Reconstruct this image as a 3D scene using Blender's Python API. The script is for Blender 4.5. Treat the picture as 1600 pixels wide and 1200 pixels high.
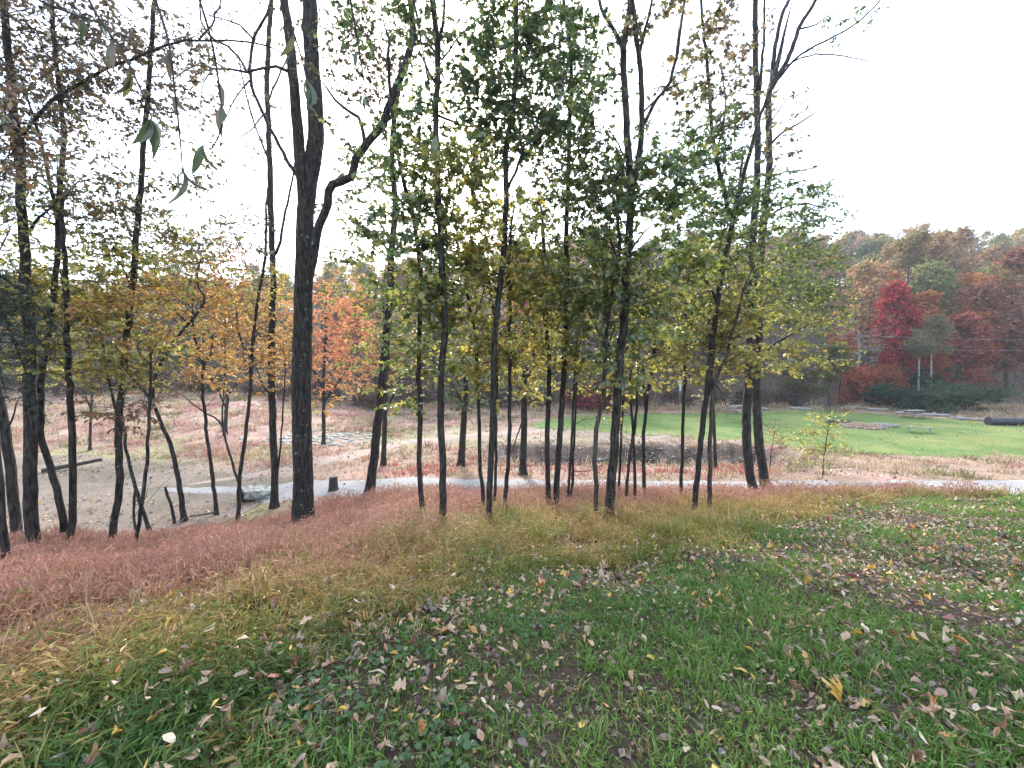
import bpy, math, random
import numpy as np
from mathutils import Vector, Matrix

R = math.radians
scene = bpy.context.scene
for o in list(bpy.data.objects):
    bpy.data.objects.remove(o)
rng = np.random.default_rng(11)
random.seed(4)

# ------------------------------------------------------------------ camera
cam_d = bpy.data.cameras.new('camera')
cam = bpy.data.objects.new('camera', cam_d)
scene.collection.objects.link(cam)
cam.location = (0, 0, 1.6)
cam.rotation_euler = (R(90 - 2.68), 0, 0)
cam_d.sensor_width = 36
cam_d.lens = 14.4
cam_d.clip_start = .05
cam_d.clip_end = 3000
scene.camera = cam

# ------------------------------------------------------------------ sky and veiled sun, low behind the trees ahead
SUN_EL, SUN_AZ = R(32.5), R(-8.9)          # azimuth from +Y, clockwise seen from above
world = bpy.data.worlds.new('World')
scene.world = world
world.use_nodes = True
nt = world.node_tree
nt.nodes.clear()
w_out = nt.nodes.new('ShaderNodeOutputWorld')
w_bg = nt.nodes.new('ShaderNodeBackground')
w_sky = nt.nodes.new('ShaderNodeTexSky')
w_sky.sky_type = 'NISHITA'
w_sky.sun_disc = False
w_sky.sun_elevation = SUN_EL
w_sky.sun_rotation = SUN_AZ
w_sky.air_density = 1.0
w_sky.dust_density = 1.6
w_sky.ozone_density = 1.0
# a thin, even veil of high cloud over the whole sky
w_mix = nt.nodes.new('ShaderNodeMixRGB')
w_mix.inputs['Fac'].default_value = .35
w_mix.inputs['Color2'].default_value = (8.0, 9.0, 10.5, 1)
nt.links.new(w_sky.outputs[0], w_mix.inputs['Color1'])
nt.links.new(w_mix.outputs[0], w_bg.inputs['Color'])
w_bg.inputs['Strength'].default_value = .1
nt.links.new(w_bg.outputs[0], w_out.inputs['Surface'])

sun_d = bpy.data.lights.new('sun', 'SUN')
sun_d.energy = 2.0
sun_d.angle = R(10)
sun_d.color = (1, .97, .92)
sun = bpy.data.objects.new('sun', sun_d)
scene.collection.objects.link(sun)
to_sun = Vector((math.sin(SUN_AZ) * math.cos(SUN_EL), math.cos(SUN_AZ) * math.cos(SUN_EL), math.sin(SUN_EL)))
sun.rotation_euler = to_sun.to_track_quat('Z', 'Y').to_euler()

vs = scene.view_settings
vs.view_transform = 'Standard'
vs.look = 'None'
vs.exposure = 2.4
vs.gamma = 1
vs.use_curve_mapping = False
cy = scene.cycles
cy.max_bounces = 6
cy.diffuse_bounces = 3
cy.glossy_bounces = 2
cy.transmission_bounces = 4
cy.volume_bounces = 0
cy.transparent_max_bounces = 4
cy.caustics_reflective = cy.caustics_refractive = False
cy.use_denoising = True
cy.denoiser = 'OPENIMAGEDENOISE'
cy.denoising_prefilter = 'NONE'

# ------------------------------------------------------------------ terrain
def sstep(a, b, x):
    t = np.clip((np.asarray(x, float) - a) / (b - a), 0, 1)
    return t * t * (3 - 2 * t)
PC = np.array([(-60, 2.5), (-20, .6), (0, .06), (1.5, 0), (2.6, -.2), (4.2, -.68), (6.2, -1.18), (8.2, -1.58), (11, -2.15), (12.5, -2.48),
    (13.3, -2.66), (16.2, -2.78), (17.5, -3.0), (20, -3.25), (24, -3.4), (44, -3.4), (50, -3.0), (56, -1.4), (62, 1.3), (80, 8.5), (130, 27), (165, 30), (260, 22), (900, 18)])
PL = np.array([(-60, 2), (-20, .4), (0, 0), (2, -.15), (4, -.8), (6, -1.5), (8, -2.08), (9.5, -2.7), (11, -3.05), (14, -3.2), (24, -3.3), (30, -2.7), (40, -1.7),
    (50, -.7), (60, 1.2), (80, 5.5), (130, 14), (165, 15), (260, 11), (900, 9)])
def _prof(P, y):
    s = 0
    w = 0.03 * np.abs(y) + .25
    for k in (-1, -.5, 0, .5, 1):
        s = s + np.interp(y + k * w, P[:, 0], P[:, 1])
    return s / 5
def gz(x, y):
    """ground height in metres (camera stands at x=0, y=0 on z=0)"""
    x = np.asarray(x, float); y = np.asarray(y, float)
    r = x / np.maximum(y, 8)
    s = 1 - sstep(-.75, -.15, r)
    z = _prof(PC, y) * (1 - s) + _prof(PL, y) * s
    # creek bed between the track and the far lawn
    cy = 22.6 - .03 * (x - 6)
    half = 2.2 + .35 * np.sin(x * .7) + .2 * np.sin(x * 1.9 + 1)
    inx = sstep(-2.5, 1, x) * (1 - sstep(13.5, 17, x))
    d = y - cy
    ch = sstep(-half - 1.3, -half * .3, d) * (1 - sstep(half - .8, half + .5, d))
    z = z - .85 * ch * inx
    # gentle unevenness
    k = sstep(1.0, 5, np.abs(y)) * (1 - sstep(12.2, 13.2, y) * (1 - sstep(16.5, 18, y)))
    z = z + k * (.05 * np.sin(x * .9 + 1.3) * np.sin(y * .8 + .4) + .03 * np.sin(x * 2.1 + y * 1.7) + .02 * np.sin(x * 3.7 - y * 2.9))
    far = sstep(48, 80, y)
    z = z + far * (1.6 * np.sin(x * .05 + 1) * np.sin(y * .06) + .8 * np.sin(x * .13 + y * .11))
    return z

TREES = [
    dict(label='dark leaning tree trunk cut off by the left picture edge, nearest the camera', base=[-5.783,4.58,-0.999], trunk=[[0,0,0,0.0385],[0.016,-0.01,0.562,0.0373],[0.015,-0.02,1.083,0.0361],[-0.009,-0.031,1.668,0.0347],[-0.057,-0.048,2.528,0.0325],[-0.1,-0.07,3.642,0.0298],[-0.101,-0.094,4.786,0.0272],[-0.055,-0.12,6.017,0.0244]], limbs=[], blobs=[[-0.13,0.22,5.17,0.43,0.57,0.43,21,'rust']], ls=0.08),
    dict(label='dark slanting tree behind the trunk at the left picture edge', base=[-10.984,8.9,-2.508], trunk=[[0,0,0,0.0946],[-0.004,-0.003,0.863,0.0912],[-0.047,-0.007,2.005,0.0864],[-0.14,-0.01,2.992,0.082],[-0.269,-0.014,4.246,0.0764],[-0.403,-0.02,6.026,0.0687],[-0.449,-0.028,8.433,0.0589],[-0.351,-0.037,10.902,0.0493]], limbs=[[[-0.066,-0.01,2.571,0.0233],[0.175,-0.099,2.934,0.0172],[0.404,-0.181,3.261,0.0116]]], blobs=[[-0.35,-0.31,7.38,0.83,0.88,0.83,21,'rust']], ls=0.08),
    dict(label='thick straight dark tree on the left with a long bare limb arching right', base=[-8.524,7.14,-1.833], trunk=[[0,0,0,0.0955],[0.022,0.001,0.829,0.0916],[0.042,0.002,1.631,0.0878],[0.067,0.004,2.537,0.0834],[0.121,0.005,3.545,0.0787],[0.146,0.006,4.429,0.0744],[0.127,0.008,5.305,0.0699],[0.141,0.009,6.17,0.0655],[0.111,0.01,7.026,0.061],[0.076,0.012,7.977,0.056],[0.036,0.013,8.813,0.0515],[0.001,0.014,9.537,0.0476],[0.017,0.016,10.762,0.0413]], limbs=[[[0.215,0.01,7.322,0.0255],[0.511,-0.005,7.652,0.0244],[0.821,-0.018,7.916,0.0234],[1.727,-0.051,8.362,0.0209],[2.735,-0.086,8.728,0.0179],[3.348,-0.107,8.804,0.0159],[4.276,-0.138,8.729,0.0126],[4.734,-0.155,8.565,0.0106]],[[0.26,0.009,5.739,0.0258],[0.621,-0.164,5.893,0.0194],[1.055,-0.355,6.01,0.0126]],[[2.735,-0.086,8.728,0.0131],[3.066,-0.308,8.422,0.0083],[3.092,-0.447,8.224,0.0053]],[[3.348,-0.107,8.804,0.0155],[3.393,0.125,9.213,0.0142],[3.338,0.467,9.923,0.0117],[3.215,0.792,10.655,0.009]]], blobs=[[0.14,0.11,8.91,0.67,0.75,0.67,27,'rust'],[0.29,-0.19,7.76,0.67,0.71,0.56,18,'rust'],[-0.13,-0.05,6.06,0.56,0.63,0.45,15,'yellowolive'],[-0.09,0.33,4.76,0.56,0.67,0.56,22,'yellow'],[-0.04,0.28,3.77,0.56,0.58,0.33,6,'yellow']], ls=0.085),
    dict(label='V-forked tree on the left, its right stem dark and upright', base=[-8.213,7.44,-1.907], trunk=[[0,0,0,0.059],[0.123,-0.033,0.805,0.0557],[0.215,-0.062,1.527,0.0527],[0.27,-0.092,2.237,0.0495],[0.291,-0.122,2.934,0.0463],[0.324,-0.151,3.621,0.0431],[0.384,-0.188,4.462,0.0393],[0.422,-0.22,5.177,0.036],[0.476,-0.26,6.039,0.032]], limbs=[[[-0.036,-0.033,0.446,0.0556],[-0.087,-0.044,1.048,0.0537],[-0.208,-0.054,1.643,0.0515],[-0.322,-0.064,2.138,0.0496],[-0.275,-0.078,2.931,0.0475],[-0.106,-0.097,3.964,0.0451],[0.097,-0.114,4.866,0.043],[0.214,-0.126,5.533,0.0414],[0.281,-0.141,6.301,0.0393],[0.395,-0.153,6.951,0.0376],[0.456,-0.164,7.486,0.0361],[0.441,-0.18,8.321,0.0336],[0.403,-0.194,8.988,0.0314],[0.411,-0.208,9.677,0.0293],[0.459,-0.227,10.588,0.0266]],[[0.226,-0.141,6.323,0.0271],[0.108,-0.145,6.955,0.0226],[0.008,-0.148,7.495,0.0187],[-0.114,-0.152,8.03,0.0149],[-0.186,-0.154,8.296,0.013]],[[0.267,-0.141,6.246,0.0238],[0.372,-0.071,6.494,0.0174],[0.5,0.0,6.734,0.0107]]], blobs=[[0.49,-0.31,9.21,1.05,0.9,0.7,40,'rust'],[0.66,0.04,8.12,1.05,0.95,0.81,37,'rust'],[0.48,-0.16,6.69,1.05,0.9,0.7,40,'rustolive'],[0.08,0.27,5.57,0.93,0.82,0.58,27,'yellowolive'],[0.38,-0.31,4.77,0.81,0.77,0.58,36,'yellow'],[0.55,0.13,3.62,0.64,0.69,0.52,22,'yellow'],[-0.32,0.26,4.54,0.7,0.73,0.58,29,'yellow'],[-0.04,-0.19,3.39,0.58,0.64,0.47,13,'yellow']], ls=0.085),
    dict(label='lichen-spotted slender tree on the left with a kinked base', base=[-7.912,7.9,-2.072], trunk=[[0,0,0,0.0627],[0.139,-0.002,0.792,0.061],[0.26,-0.005,1.49,0.0594],[0.256,-0.007,2.182,0.0573],[0.348,-0.01,3.055,0.0551],[0.493,-0.013,4.04,0.0526],[0.619,-0.016,4.892,0.0504],[0.744,-0.019,5.735,0.0482],[0.832,-0.021,6.332,0.0466],[0.965,-0.024,7.394,0.0436],[1.061,-0.027,8.21,0.0413],[1.169,-0.03,9.018,0.039],[1.264,-0.033,9.817,0.0366],[1.312,-0.035,10.382,0.0349],[1.408,-0.039,11.501,0.0314]], limbs=[[[0.273,-0.007,2.557,0.0277],[0.004,0.17,3.167,0.0238],[-0.24,0.313,3.672,0.0206],[-0.462,0.487,4.324,0.0167],[-0.712,0.663,4.997,0.0125]],[[0.654,-0.016,5.134,0.0201],[0.687,-0.225,5.506,0.013],[0.634,-0.401,5.749,0.0074]]], blobs=[[1.14,0.15,9.84,1.11,0.9,0.62,33,'rust'],[0.85,-0.35,8.69,0.99,0.9,0.74,28,'rust'],[1.41,0.0,7.64,0.99,0.9,0.74,18,'rustolive'],[1.84,-0.04,6.22,0.74,0.71,0.49,14,'rustolive'],[1.82,-0.21,8.92,0.74,0.81,0.74,13,'rust'],[0.39,-0.12,6.46,0.99,0.9,0.74,36,'rustolive'],[0.47,0.21,5.38,0.86,0.81,0.62,29,'yellow'],[0.06,-0.13,4.53,0.74,0.76,0.62,29,'yellow'],[0.92,-0.25,4.65,0.68,0.76,0.68,29,'orange'],[1.21,0.14,5.74,0.74,0.74,0.56,22,'yellowolive'],[0.63,-0.04,3.55,0.62,0.67,0.49,16,'yellow'],[-0.14,0.21,2.81,0.74,0.69,0.43,14,'brown']], ls=0.085),
    dict(label='thin sapling leaning right at its foot between the lichen tree and the crooked forked tree', base=[-7.102,7.52,-1.944], trunk=[[0,0,0,0.0338],[0.257,-0.073,0.827,0.0309],[0.428,-0.138,1.562,0.0282],[0.536,-0.192,2.161,0.026],[0.66,-0.259,2.884,0.0232],[0.737,-0.3,3.318,0.0215]], limbs=[], blobs=[[0.59,-0.13,3.66,0.59,0.65,0.47,12,'yellow']], ls=0.085),
    dict(label='thin sapling leaning left behind the lichen tree', base=[-10.159,11.28,-3.096], trunk=[[0,0,0,0.0517],[-0.163,-0.026,0.682,0.0483],[-0.309,-0.05,1.322,0.0451],[-0.44,-0.081,2.137,0.0413],[-0.496,-0.105,2.764,0.0385],[-0.509,-0.132,3.473,0.0355],[-0.473,-0.165,4.349,0.0318]], limbs=[[[-0.296,-0.05,1.232,0.0345],[-0.397,-0.047,0.599,0.0314],[-0.336,-0.044,0.017,0.0288]]], blobs=[[-0.79,0.0,3.99,0.88,0.84,0.71,10,'brown']], ls=0.085),
    dict(label='crooked tree leaning left with two wriggling limbs in orange leaves', base=[-9.829,12.08,-3.094], trunk=[[0,0,0,0.0787],[-0.029,-0.046,0.789,0.0717],[-0.083,-0.087,1.475,0.0656],[-0.156,-0.128,2.153,0.0594],[-0.299,-0.159,2.633,0.0547],[-0.472,-0.195,3.165,0.0494],[-0.614,-0.224,3.617,0.045],[-0.804,-0.247,3.917,0.0415],[-0.949,-0.263,4.103,0.0392],[-1.089,-0.28,4.325,0.0366],[-1.19,-0.298,4.584,0.0341]], limbs=[[[-0.615,-0.224,3.617,0.0496],[-0.469,-0.324,4.143,0.0457],[-0.355,-0.378,4.42,0.0437],[-0.008,-0.484,4.911,0.04],[0.315,-0.572,5.284,0.037],[0.64,-0.65,5.582,0.0344],[0.914,-0.716,5.823,0.0322],[1.212,-0.792,6.111,0.0296],[1.444,-0.855,6.362,0.0273],[1.518,-0.899,6.562,0.0257],[1.394,-0.954,6.757,0.0235],[1.427,-1.025,7.082,0.0208],[1.561,-1.098,7.402,0.0182]],[[-0.522,-0.263,4.14,0.0371],[-0.783,-0.118,4.507,0.0338],[-1.012,0.007,4.826,0.031],[-1.46,0.259,5.499,0.0252],[-1.742,0.517,6.256,0.0193]],[[0.862,-0.65,5.829,0.025],[0.757,-0.942,6.109,0.0193],[0.701,-1.211,6.376,0.0144],[0.734,-1.396,6.594,0.0113]]], blobs=[[-0.06,0.24,7.49,1.42,1.06,0.76,38,'orangebrown'],[0.98,-0.09,7.67,1.13,0.96,0.76,28,'orangebrown'],[-0.81,0.32,7.3,1.13,0.96,0.76,23,'orange'],[1.41,-0.07,6.56,0.94,0.92,0.85,22,'orange'],[0.28,0.31,6.56,1.13,0.92,0.66,19,'orange'],[0.42,0.04,5.07,0.94,0.89,0.76,18,'orange'],[-0.68,-0.18,6.01,0.94,0.89,0.76,15,'yellow'],[-0.19,0.17,4.13,1.13,0.89,0.57,11,'brown']], ls=0.085),
    dict(label='thin wavy tree right of the broken stick, leafy with orange', base=[-9.274,12.64,-3.108], trunk=[[0,0,0,0.057],[-0.058,0.012,0.907,0.0532],[-0.138,0.022,1.714,0.0498],[-0.238,0.033,2.517,0.0464],[-0.295,0.045,3.416,0.0427],[-0.333,0.056,4.252,0.0392],[-0.283,0.061,4.668,0.0376],[-0.428,0.068,5.202,0.0352],[-0.556,0.074,5.617,0.0332],[-0.592,0.086,6.482,0.0297],[-0.454,0.096,7.265,0.0266]], limbs=[[[-0.298,0.056,4.113,0.0212],[-0.701,0.127,4.409,0.0159],[-1.15,0.203,4.708,0.0104]],[[-0.285,0.061,4.609,0.0212],[-0.063,0.047,5.004,0.018],[0.044,0.032,5.496,0.0142]]], blobs=[[0.04,-0.19,5.89,0.99,0.99,0.99,24,'orange'],[-0.5,0.1,7.05,0.79,0.81,0.69,12,'orange'],[0.19,-0.28,4.51,0.79,0.84,0.79,12,'orange']], ls=0.085),
    dict(label='slim tree forking above eye level left of the thick dark trunks', base=[-8.284,12.18,-3.092], trunk=[[0,0,0,0.0563],[0.049,-0.005,0.839,0.0543],[0.108,-0.009,1.406,0.0529],[0.206,-0.013,2.009,0.0516],[0.322,-0.017,2.589,0.0502],[0.425,-0.022,3.358,0.0484],[0.532,-0.028,4.256,0.0462],[0.597,-0.033,5.07,0.0442],[0.727,-0.04,6.123,0.0416],[0.93,-0.047,7.128,0.0391],[1.085,-0.052,7.867,0.0373],[1.139,-0.059,8.966,0.0343]], limbs=[[[0.573,-0.033,4.881,0.0356],[0.374,0.024,5.167,0.0323],[0.192,0.085,5.493,0.0287],[0.067,0.146,5.84,0.0252],[0.016,0.211,6.228,0.0215]]], blobs=[[0.75,-0.09,6.95,1.05,0.96,0.86,26,'yellow'],[0.32,0.21,5.45,1.05,0.96,0.86,28,'orange'],[-0.17,-0.21,7.88,1.05,0.96,0.86,18,'orangebrown'],[1.08,-0.08,5.26,0.86,0.89,0.86,18,'orange'],[0.48,0.21,4.31,0.95,0.82,0.57,10,'orange'],[0.78,-0.08,8.25,0.95,0.89,0.76,9,'rust']], ls=0.085),
    dict(label='thin sapling spreading left across the gravel lot from behind the slim fork', base=[-9.249,13.92,-3.161], trunk=[[0,0,0,0.0453],[-0.194,-0.03,0.923,0.0398],[-0.376,-0.052,1.593,0.0357],[-0.499,-0.07,2.147,0.0324],[-0.601,-0.087,2.654,0.0295],[-0.841,-0.101,2.984,0.027],[-1.131,-0.112,3.138,0.0249],[-1.56,-0.13,3.466,0.0215]], limbs=[[[-0.557,-0.07,2.367,0.0315],[-0.653,0.008,3.124,0.0255],[-0.613,0.075,3.776,0.0204],[-0.767,0.133,4.323,0.0159]]], blobs=[[-0.77,0.31,4.11,0.65,0.7,0.54,3,'orange']], ls=0.08),
    dict(label='straight medium trunk just left of the thickest tree', base=[-7.77,13.2,-3.062], trunk=[[0,0,0,0.1143],[0.037,-0.011,1.122,0.111],[0.03,-0.021,2.174,0.1077],[0.037,-0.035,3.632,0.1032],[0.057,-0.048,4.867,0.0994],[0.118,-0.06,6.089,0.0957],[0.199,-0.072,7.298,0.0921],[0.195,-0.083,8.395,0.0886],[0.198,-0.096,9.678,0.0845],[0.216,-0.108,10.81,0.0808],[0.204,-0.123,12.2,0.0762],[0.203,-0.135,13.326,0.0725],[0.308,-0.15,14.666,0.0683],[0.425,-0.162,15.785,0.0648],[0.558,-0.18,17.443,0.0595]], limbs=[[[0.207,-0.083,8.096,0.0472],[0.395,-0.044,8.386,0.0454],[0.522,0.064,9.339,0.0396],[0.726,0.193,10.491,0.0324],[0.811,0.32,11.655,0.0249]],[[0.036,-0.035,3.632,0.0474],[-0.342,0.098,4.039,0.0304],[-0.567,0.212,4.453,0.0158]],[[0.144,-0.011,1.228,0.0318],[0.357,-0.159,2.201,0.0279],[0.538,-0.323,3.249,0.0235],[0.782,-0.552,4.662,0.0175],[0.723,-0.636,5.151,0.0152]],[[0.183,-0.108,11.044,0.0313],[-0.263,0.015,12.085,0.0262],[-0.61,0.135,13.134,0.0213],[-0.926,0.275,14.404,0.0156]],[[0.207,-0.135,12.77,0.0312],[0.592,0.004,13.824,0.024],[0.984,0.143,14.89,0.0164]]], blobs=[[0.21,-0.07,7.11,0.83,0.87,0.83,9,'orange'],[-0.56,0.04,8.72,1.24,1.1,1.03,11,'rust'],[-0.45,-0.01,12.08,1.24,1.18,1.24,8,'rust'],[-1.75,0.32,9.32,1.24,1.1,1.03,11,'rustolive'],[-0.78,-0.13,14.4,1.24,1.1,1.03,6,'rust']], ls=0.08, twigs=60),
    dict(label='thickest dark trunk, forked high up, with a big crooked limb on its right side', base=[-5.068,9.8,-2.476], trunk=[[0,0,0,0.2236],[0.001,-0.002,0.661,0.2196],[0.014,-0.006,1.76,0.2131],[0.026,-0.009,2.848,0.2066],[0.054,-0.013,3.923,0.2002],[0.101,-0.017,5.138,0.1931],[0.162,-0.021,6.338,0.186],[0.218,-0.025,7.376,0.1799],[0.297,-0.027,8.11,0.1758],[0.4,-0.029,8.665,0.1729],[0.519,-0.031,9.274,0.1697],[0.53,-0.033,9.749,0.1667],[0.491,-0.036,10.565,0.1611],[0.451,-0.039,11.346,0.1557],[0.448,-0.043,12.4,0.1486],[0.457,-0.048,13.925,0.1384]], limbs=[[[0.225,-0.025,7.671,0.1456],[0.235,-0.107,8.223,0.1376],[0.214,-0.164,8.601,0.1319],[0.227,-0.29,9.417,0.1198],[0.239,-0.392,10.053,0.1104],[0.238,-0.515,10.789,0.0992],[0.226,-0.638,11.497,0.0883],[0.214,-0.72,11.953,0.0812],[0.264,-0.923,13.041,0.0644]],[[0.168,-0.017,5.44,0.1032],[0.288,-0.078,6.028,0.1],[0.472,-0.148,6.676,0.0966],[0.639,-0.22,7.325,0.093],[0.775,-0.248,7.56,0.0918],[0.861,-0.27,7.738,0.0909],[0.894,-0.299,7.998,0.0893],[0.994,-0.319,8.16,0.0884],[1.222,-0.343,8.207,0.0878],[1.436,-0.367,8.295,0.0872],[1.506,-0.39,8.495,0.086],[1.575,-0.412,8.681,0.0849],[1.824,-0.455,8.979,0.0832],[2.098,-0.496,9.233,0.0816],[2.233,-0.517,9.359,0.0808],[2.347,-0.553,9.652,0.0789],[2.474,-0.589,9.928,0.0772],[2.629,-0.63,10.238,0.0752],[2.751,-0.663,10.482,0.0736],[2.891,-0.711,10.846,0.0712],[2.961,-0.757,11.205,0.0687],[2.961,-0.797,11.511,0.0665],[2.974,-0.917,12.417,0.06]],[[1.796,-0.455,8.965,0.0489],[1.758,-0.416,9.236,0.045],[1.708,-0.387,9.432,0.0421],[1.629,-0.359,9.616,0.0392],[1.478,-0.335,9.699,0.0366],[1.31,-0.305,9.844,0.0334],[1.08,-0.263,10.037,0.029],[0.892,-0.218,10.304,0.0243]],[[2.259,-0.553,9.379,0.0368],[2.582,-0.435,9.668,0.0344],[3.077,-0.287,9.784,0.0311],[3.53,-0.149,9.711,0.0278],[3.868,-0.045,9.627,0.0251],[4.406,0.103,9.653,0.0211],[4.839,0.23,9.532,0.0174]],[[0.15,-0.164,8.371,0.0475],[-0.145,-0.09,8.81,0.045],[-0.447,-0.001,9.377,0.0421],[-0.77,0.092,9.968,0.0391],[-1.013,0.168,10.467,0.0367],[-1.129,0.227,10.887,0.035],[-1.146,0.305,11.455,0.0328],[-1.083,0.373,11.948,0.0311],[-0.762,0.486,12.704,0.0283],[-0.681,0.599,13.543,0.025]],[[0.188,-0.515,10.491,0.034],[-0.071,-0.548,10.577,0.0311],[-0.385,-0.585,10.524,0.0279],[-0.685,-0.621,10.418,0.0248],[-1.003,-0.66,10.458,0.0216],[-1.321,-0.698,10.444,0.0186],[-1.698,-0.744,10.439,0.0152],[-2.012,-0.787,10.251,0.0122],[-2.235,-0.826,9.988,0.0096]],[[-1.216,0.227,11.004,0.0292],[-1.492,0.366,11.456,0.0271],[-1.825,0.485,11.781,0.0251],[-2.209,0.599,12.017,0.0231],[-2.566,0.741,12.461,0.0207],[-2.759,0.897,13.048,0.0183],[-2.727,1.107,13.85,0.0152]],[[-1.09,0.305,11.822,0.0237],[-1.267,0.121,11.968,0.0183],[-1.517,-0.055,11.969,0.0133],[-1.806,-0.257,11.915,0.008]],[[-1.095,0.168,10.774,0.0175],[-1.528,0.329,10.511,0.0146],[-2.005,0.55,10.042,0.0107],[-2.258,0.75,9.533,0.0072]],[[-1.289,-0.744,10.412,0.0153],[-1.434,-0.878,10.006,0.0105],[-1.426,-1.018,9.526,0.0058]],[[-0.771,0.092,9.924,0.0176],[-0.985,0.035,9.6,0.0138],[-1.295,-0.027,9.348,0.0099],[-1.59,-0.079,9.22,0.0066]],[[2.953,-0.797,10.847,0.0304],[3.308,-0.944,10.762,0.0267],[3.632,-1.144,10.309,0.0216],[3.95,-1.361,10.496,0.0162],[4.264,-1.565,10.627,0.0114]]], blobs=[[0.95,0.25,11.87,0.92,0.88,0.77,13,'brownolive'],[1.67,0.23,11.16,0.92,0.94,0.92,18,'brownolive'],[1.21,-0.25,10.3,0.77,0.77,0.61,7,'brownolive'],[2.12,0.02,11.87,0.92,0.88,0.77,15,'darkgreen'],[1.49,-0.17,9.44,0.61,0.65,0.46,3,'green'],[0.39,-0.01,13.14,1.38,1.0,0.61,10,'green'],[-0.38,0.04,12.01,0.92,0.82,0.61,3,'rust']], ls=0.11, lichen=1, twigs=60, twiggy=[4,5,6,7,8,9,10,11]),
    dict(label='dark trunk leaning right just beside the tree stump, at the road edge', base=[-4.875,13.8,-2.811], trunk=[[0,0,0,0.1522],[0.127,-0.015,0.821,0.1477],[0.284,-0.037,2.031,0.1409],[0.439,-0.059,3.228,0.1341],[0.57,-0.08,4.368,0.1275],[0.726,-0.106,5.75,0.1193],[0.856,-0.129,6.946,0.1121],[0.923,-0.153,8.191,0.1045],[1.076,-0.181,9.624,0.0956],[0.978,-0.209,11.037,0.0863],[1.088,-0.236,12.429,0.0775]], limbs=[[[0.753,-0.106,6.109,0.0456],[1.057,0.047,6.66,0.0342],[1.414,0.186,7.112,0.0236]],[[0.92,-0.153,7.983,0.0455],[0.497,-0.248,8.576,0.0303],[0.013,-0.33,8.958,0.0176]]], blobs=[[0.14,-0.04,4.63,0.97,0.9,0.75,9,'yellowolive'],[1.22,-0.31,5.05,0.86,0.9,0.86,9,'olive'],[-0.2,-0.35,9.9,1.19,1.06,0.97,20,'green'],[0.41,-0.21,8.23,1.4,1.14,0.97,24,'olive'],[-0.25,-0.11,6.76,1.19,1.02,0.86,15,'olive'],[0.67,0.3,11.14,1.29,1.14,1.08,19,'green'],[1.02,0.27,6.33,1.08,0.98,0.86,13,'olive'],[-0.65,-0.01,8.23,0.65,0.82,0.86,5,'olive']], ls=0.13),
    dict(label='small forked tree with orange leaves behind the leaning trunk, across the road', base=[-6.119,19.28,-3.17], trunk=[[0,0,0,0.1228],[0.05,-0.008,1.132,0.1143],[0.095,-0.015,2.048,0.1074],[0.107,-0.02,2.748,0.1021],[0.156,-0.029,3.867,0.0936],[0.296,-0.038,5.069,0.0845],[0.261,-0.049,6.561,0.0729]], limbs=[[[0.1,-0.015,2.353,0.064],[0.289,0.086,2.889,0.0514],[0.511,0.18,3.369,0.0396],[0.976,0.286,3.73,0.0263]],[[0.106,-0.02,2.657,0.0639],[-0.295,0.222,3.397,0.0499],[-0.811,0.411,3.847,0.0387],[-1.47,0.626,4.304,0.0259]]], blobs=[[-0.81,-0.11,4.17,1.51,1.21,1.05,29,'orange'],[-1.69,0.21,5.67,1.66,1.49,1.66,50,'orangered'],[0.69,-0.07,4.17,1.21,1.1,1.05,20,'yellow'],[0.12,0.07,6.27,1.66,1.32,1.21,34,'yellow'],[-1.95,0.17,7.46,1.51,1.27,1.21,28,'orangered']], ls=0.1),
    dict(label='slender wavy tree just left of the post-like trunk', base=[-1.682,7.78,-1.513], trunk=[[0,0,0,0.0508],[-0.045,-0.0,0.463,0.0497],[-0.089,-0.0,0.9,0.0486],[-0.095,-0.0,1.496,0.0473],[-0.065,-0.001,2.014,0.0461],[-0.061,-0.001,2.406,0.0452],[-0.081,-0.001,2.87,0.0442],[-0.076,-0.001,3.355,0.043],[-0.058,-0.001,3.897,0.0418],[-0.04,-0.001,4.4,0.0406],[-0.024,-0.001,4.793,0.0397],[-0.079,-0.001,5.267,0.0385],[-0.145,-0.001,5.797,0.0372],[-0.248,-0.002,6.207,0.0361],[-0.35,-0.002,6.591,0.035],[-0.428,-0.002,6.962,0.034],[-0.482,-0.002,7.366,0.033],[-0.555,-0.002,8.054,0.0312],[-0.593,-0.002,8.736,0.0295]], limbs=[[[-0.041,-0.001,4.317,0.0211],[0.08,0.076,4.81,0.016],[0.167,0.152,5.31,0.0108]],[[-0.134,-0.001,5.739,0.021],[-0.003,0.079,6.239,0.0159],[0.058,0.157,6.745,0.0108]]], blobs=[[-0.02,-0.35,3.23,0.55,0.64,0.49,12,'olive'],[-0.27,-0.32,2.63,0.43,0.52,0.3,4,'yellowolive'],[0.23,-0.25,4.08,0.55,0.64,0.49,12,'olive'],[-0.22,-0.2,6.79,0.73,0.75,0.61,20,'green'],[-0.23,-0.21,5.62,0.79,0.77,0.61,25,'green'],[-0.12,-0.32,4.56,0.67,0.71,0.55,18,'olive'],[-0.83,-0.2,9.08,0.49,0.61,0.49,4,'green'],[-0.09,0.07,7.48,0.61,0.66,0.49,11,'green'],[0.36,0.27,4.91,0.49,0.61,0.49,9,'olive']], ls=0.13),
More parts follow.
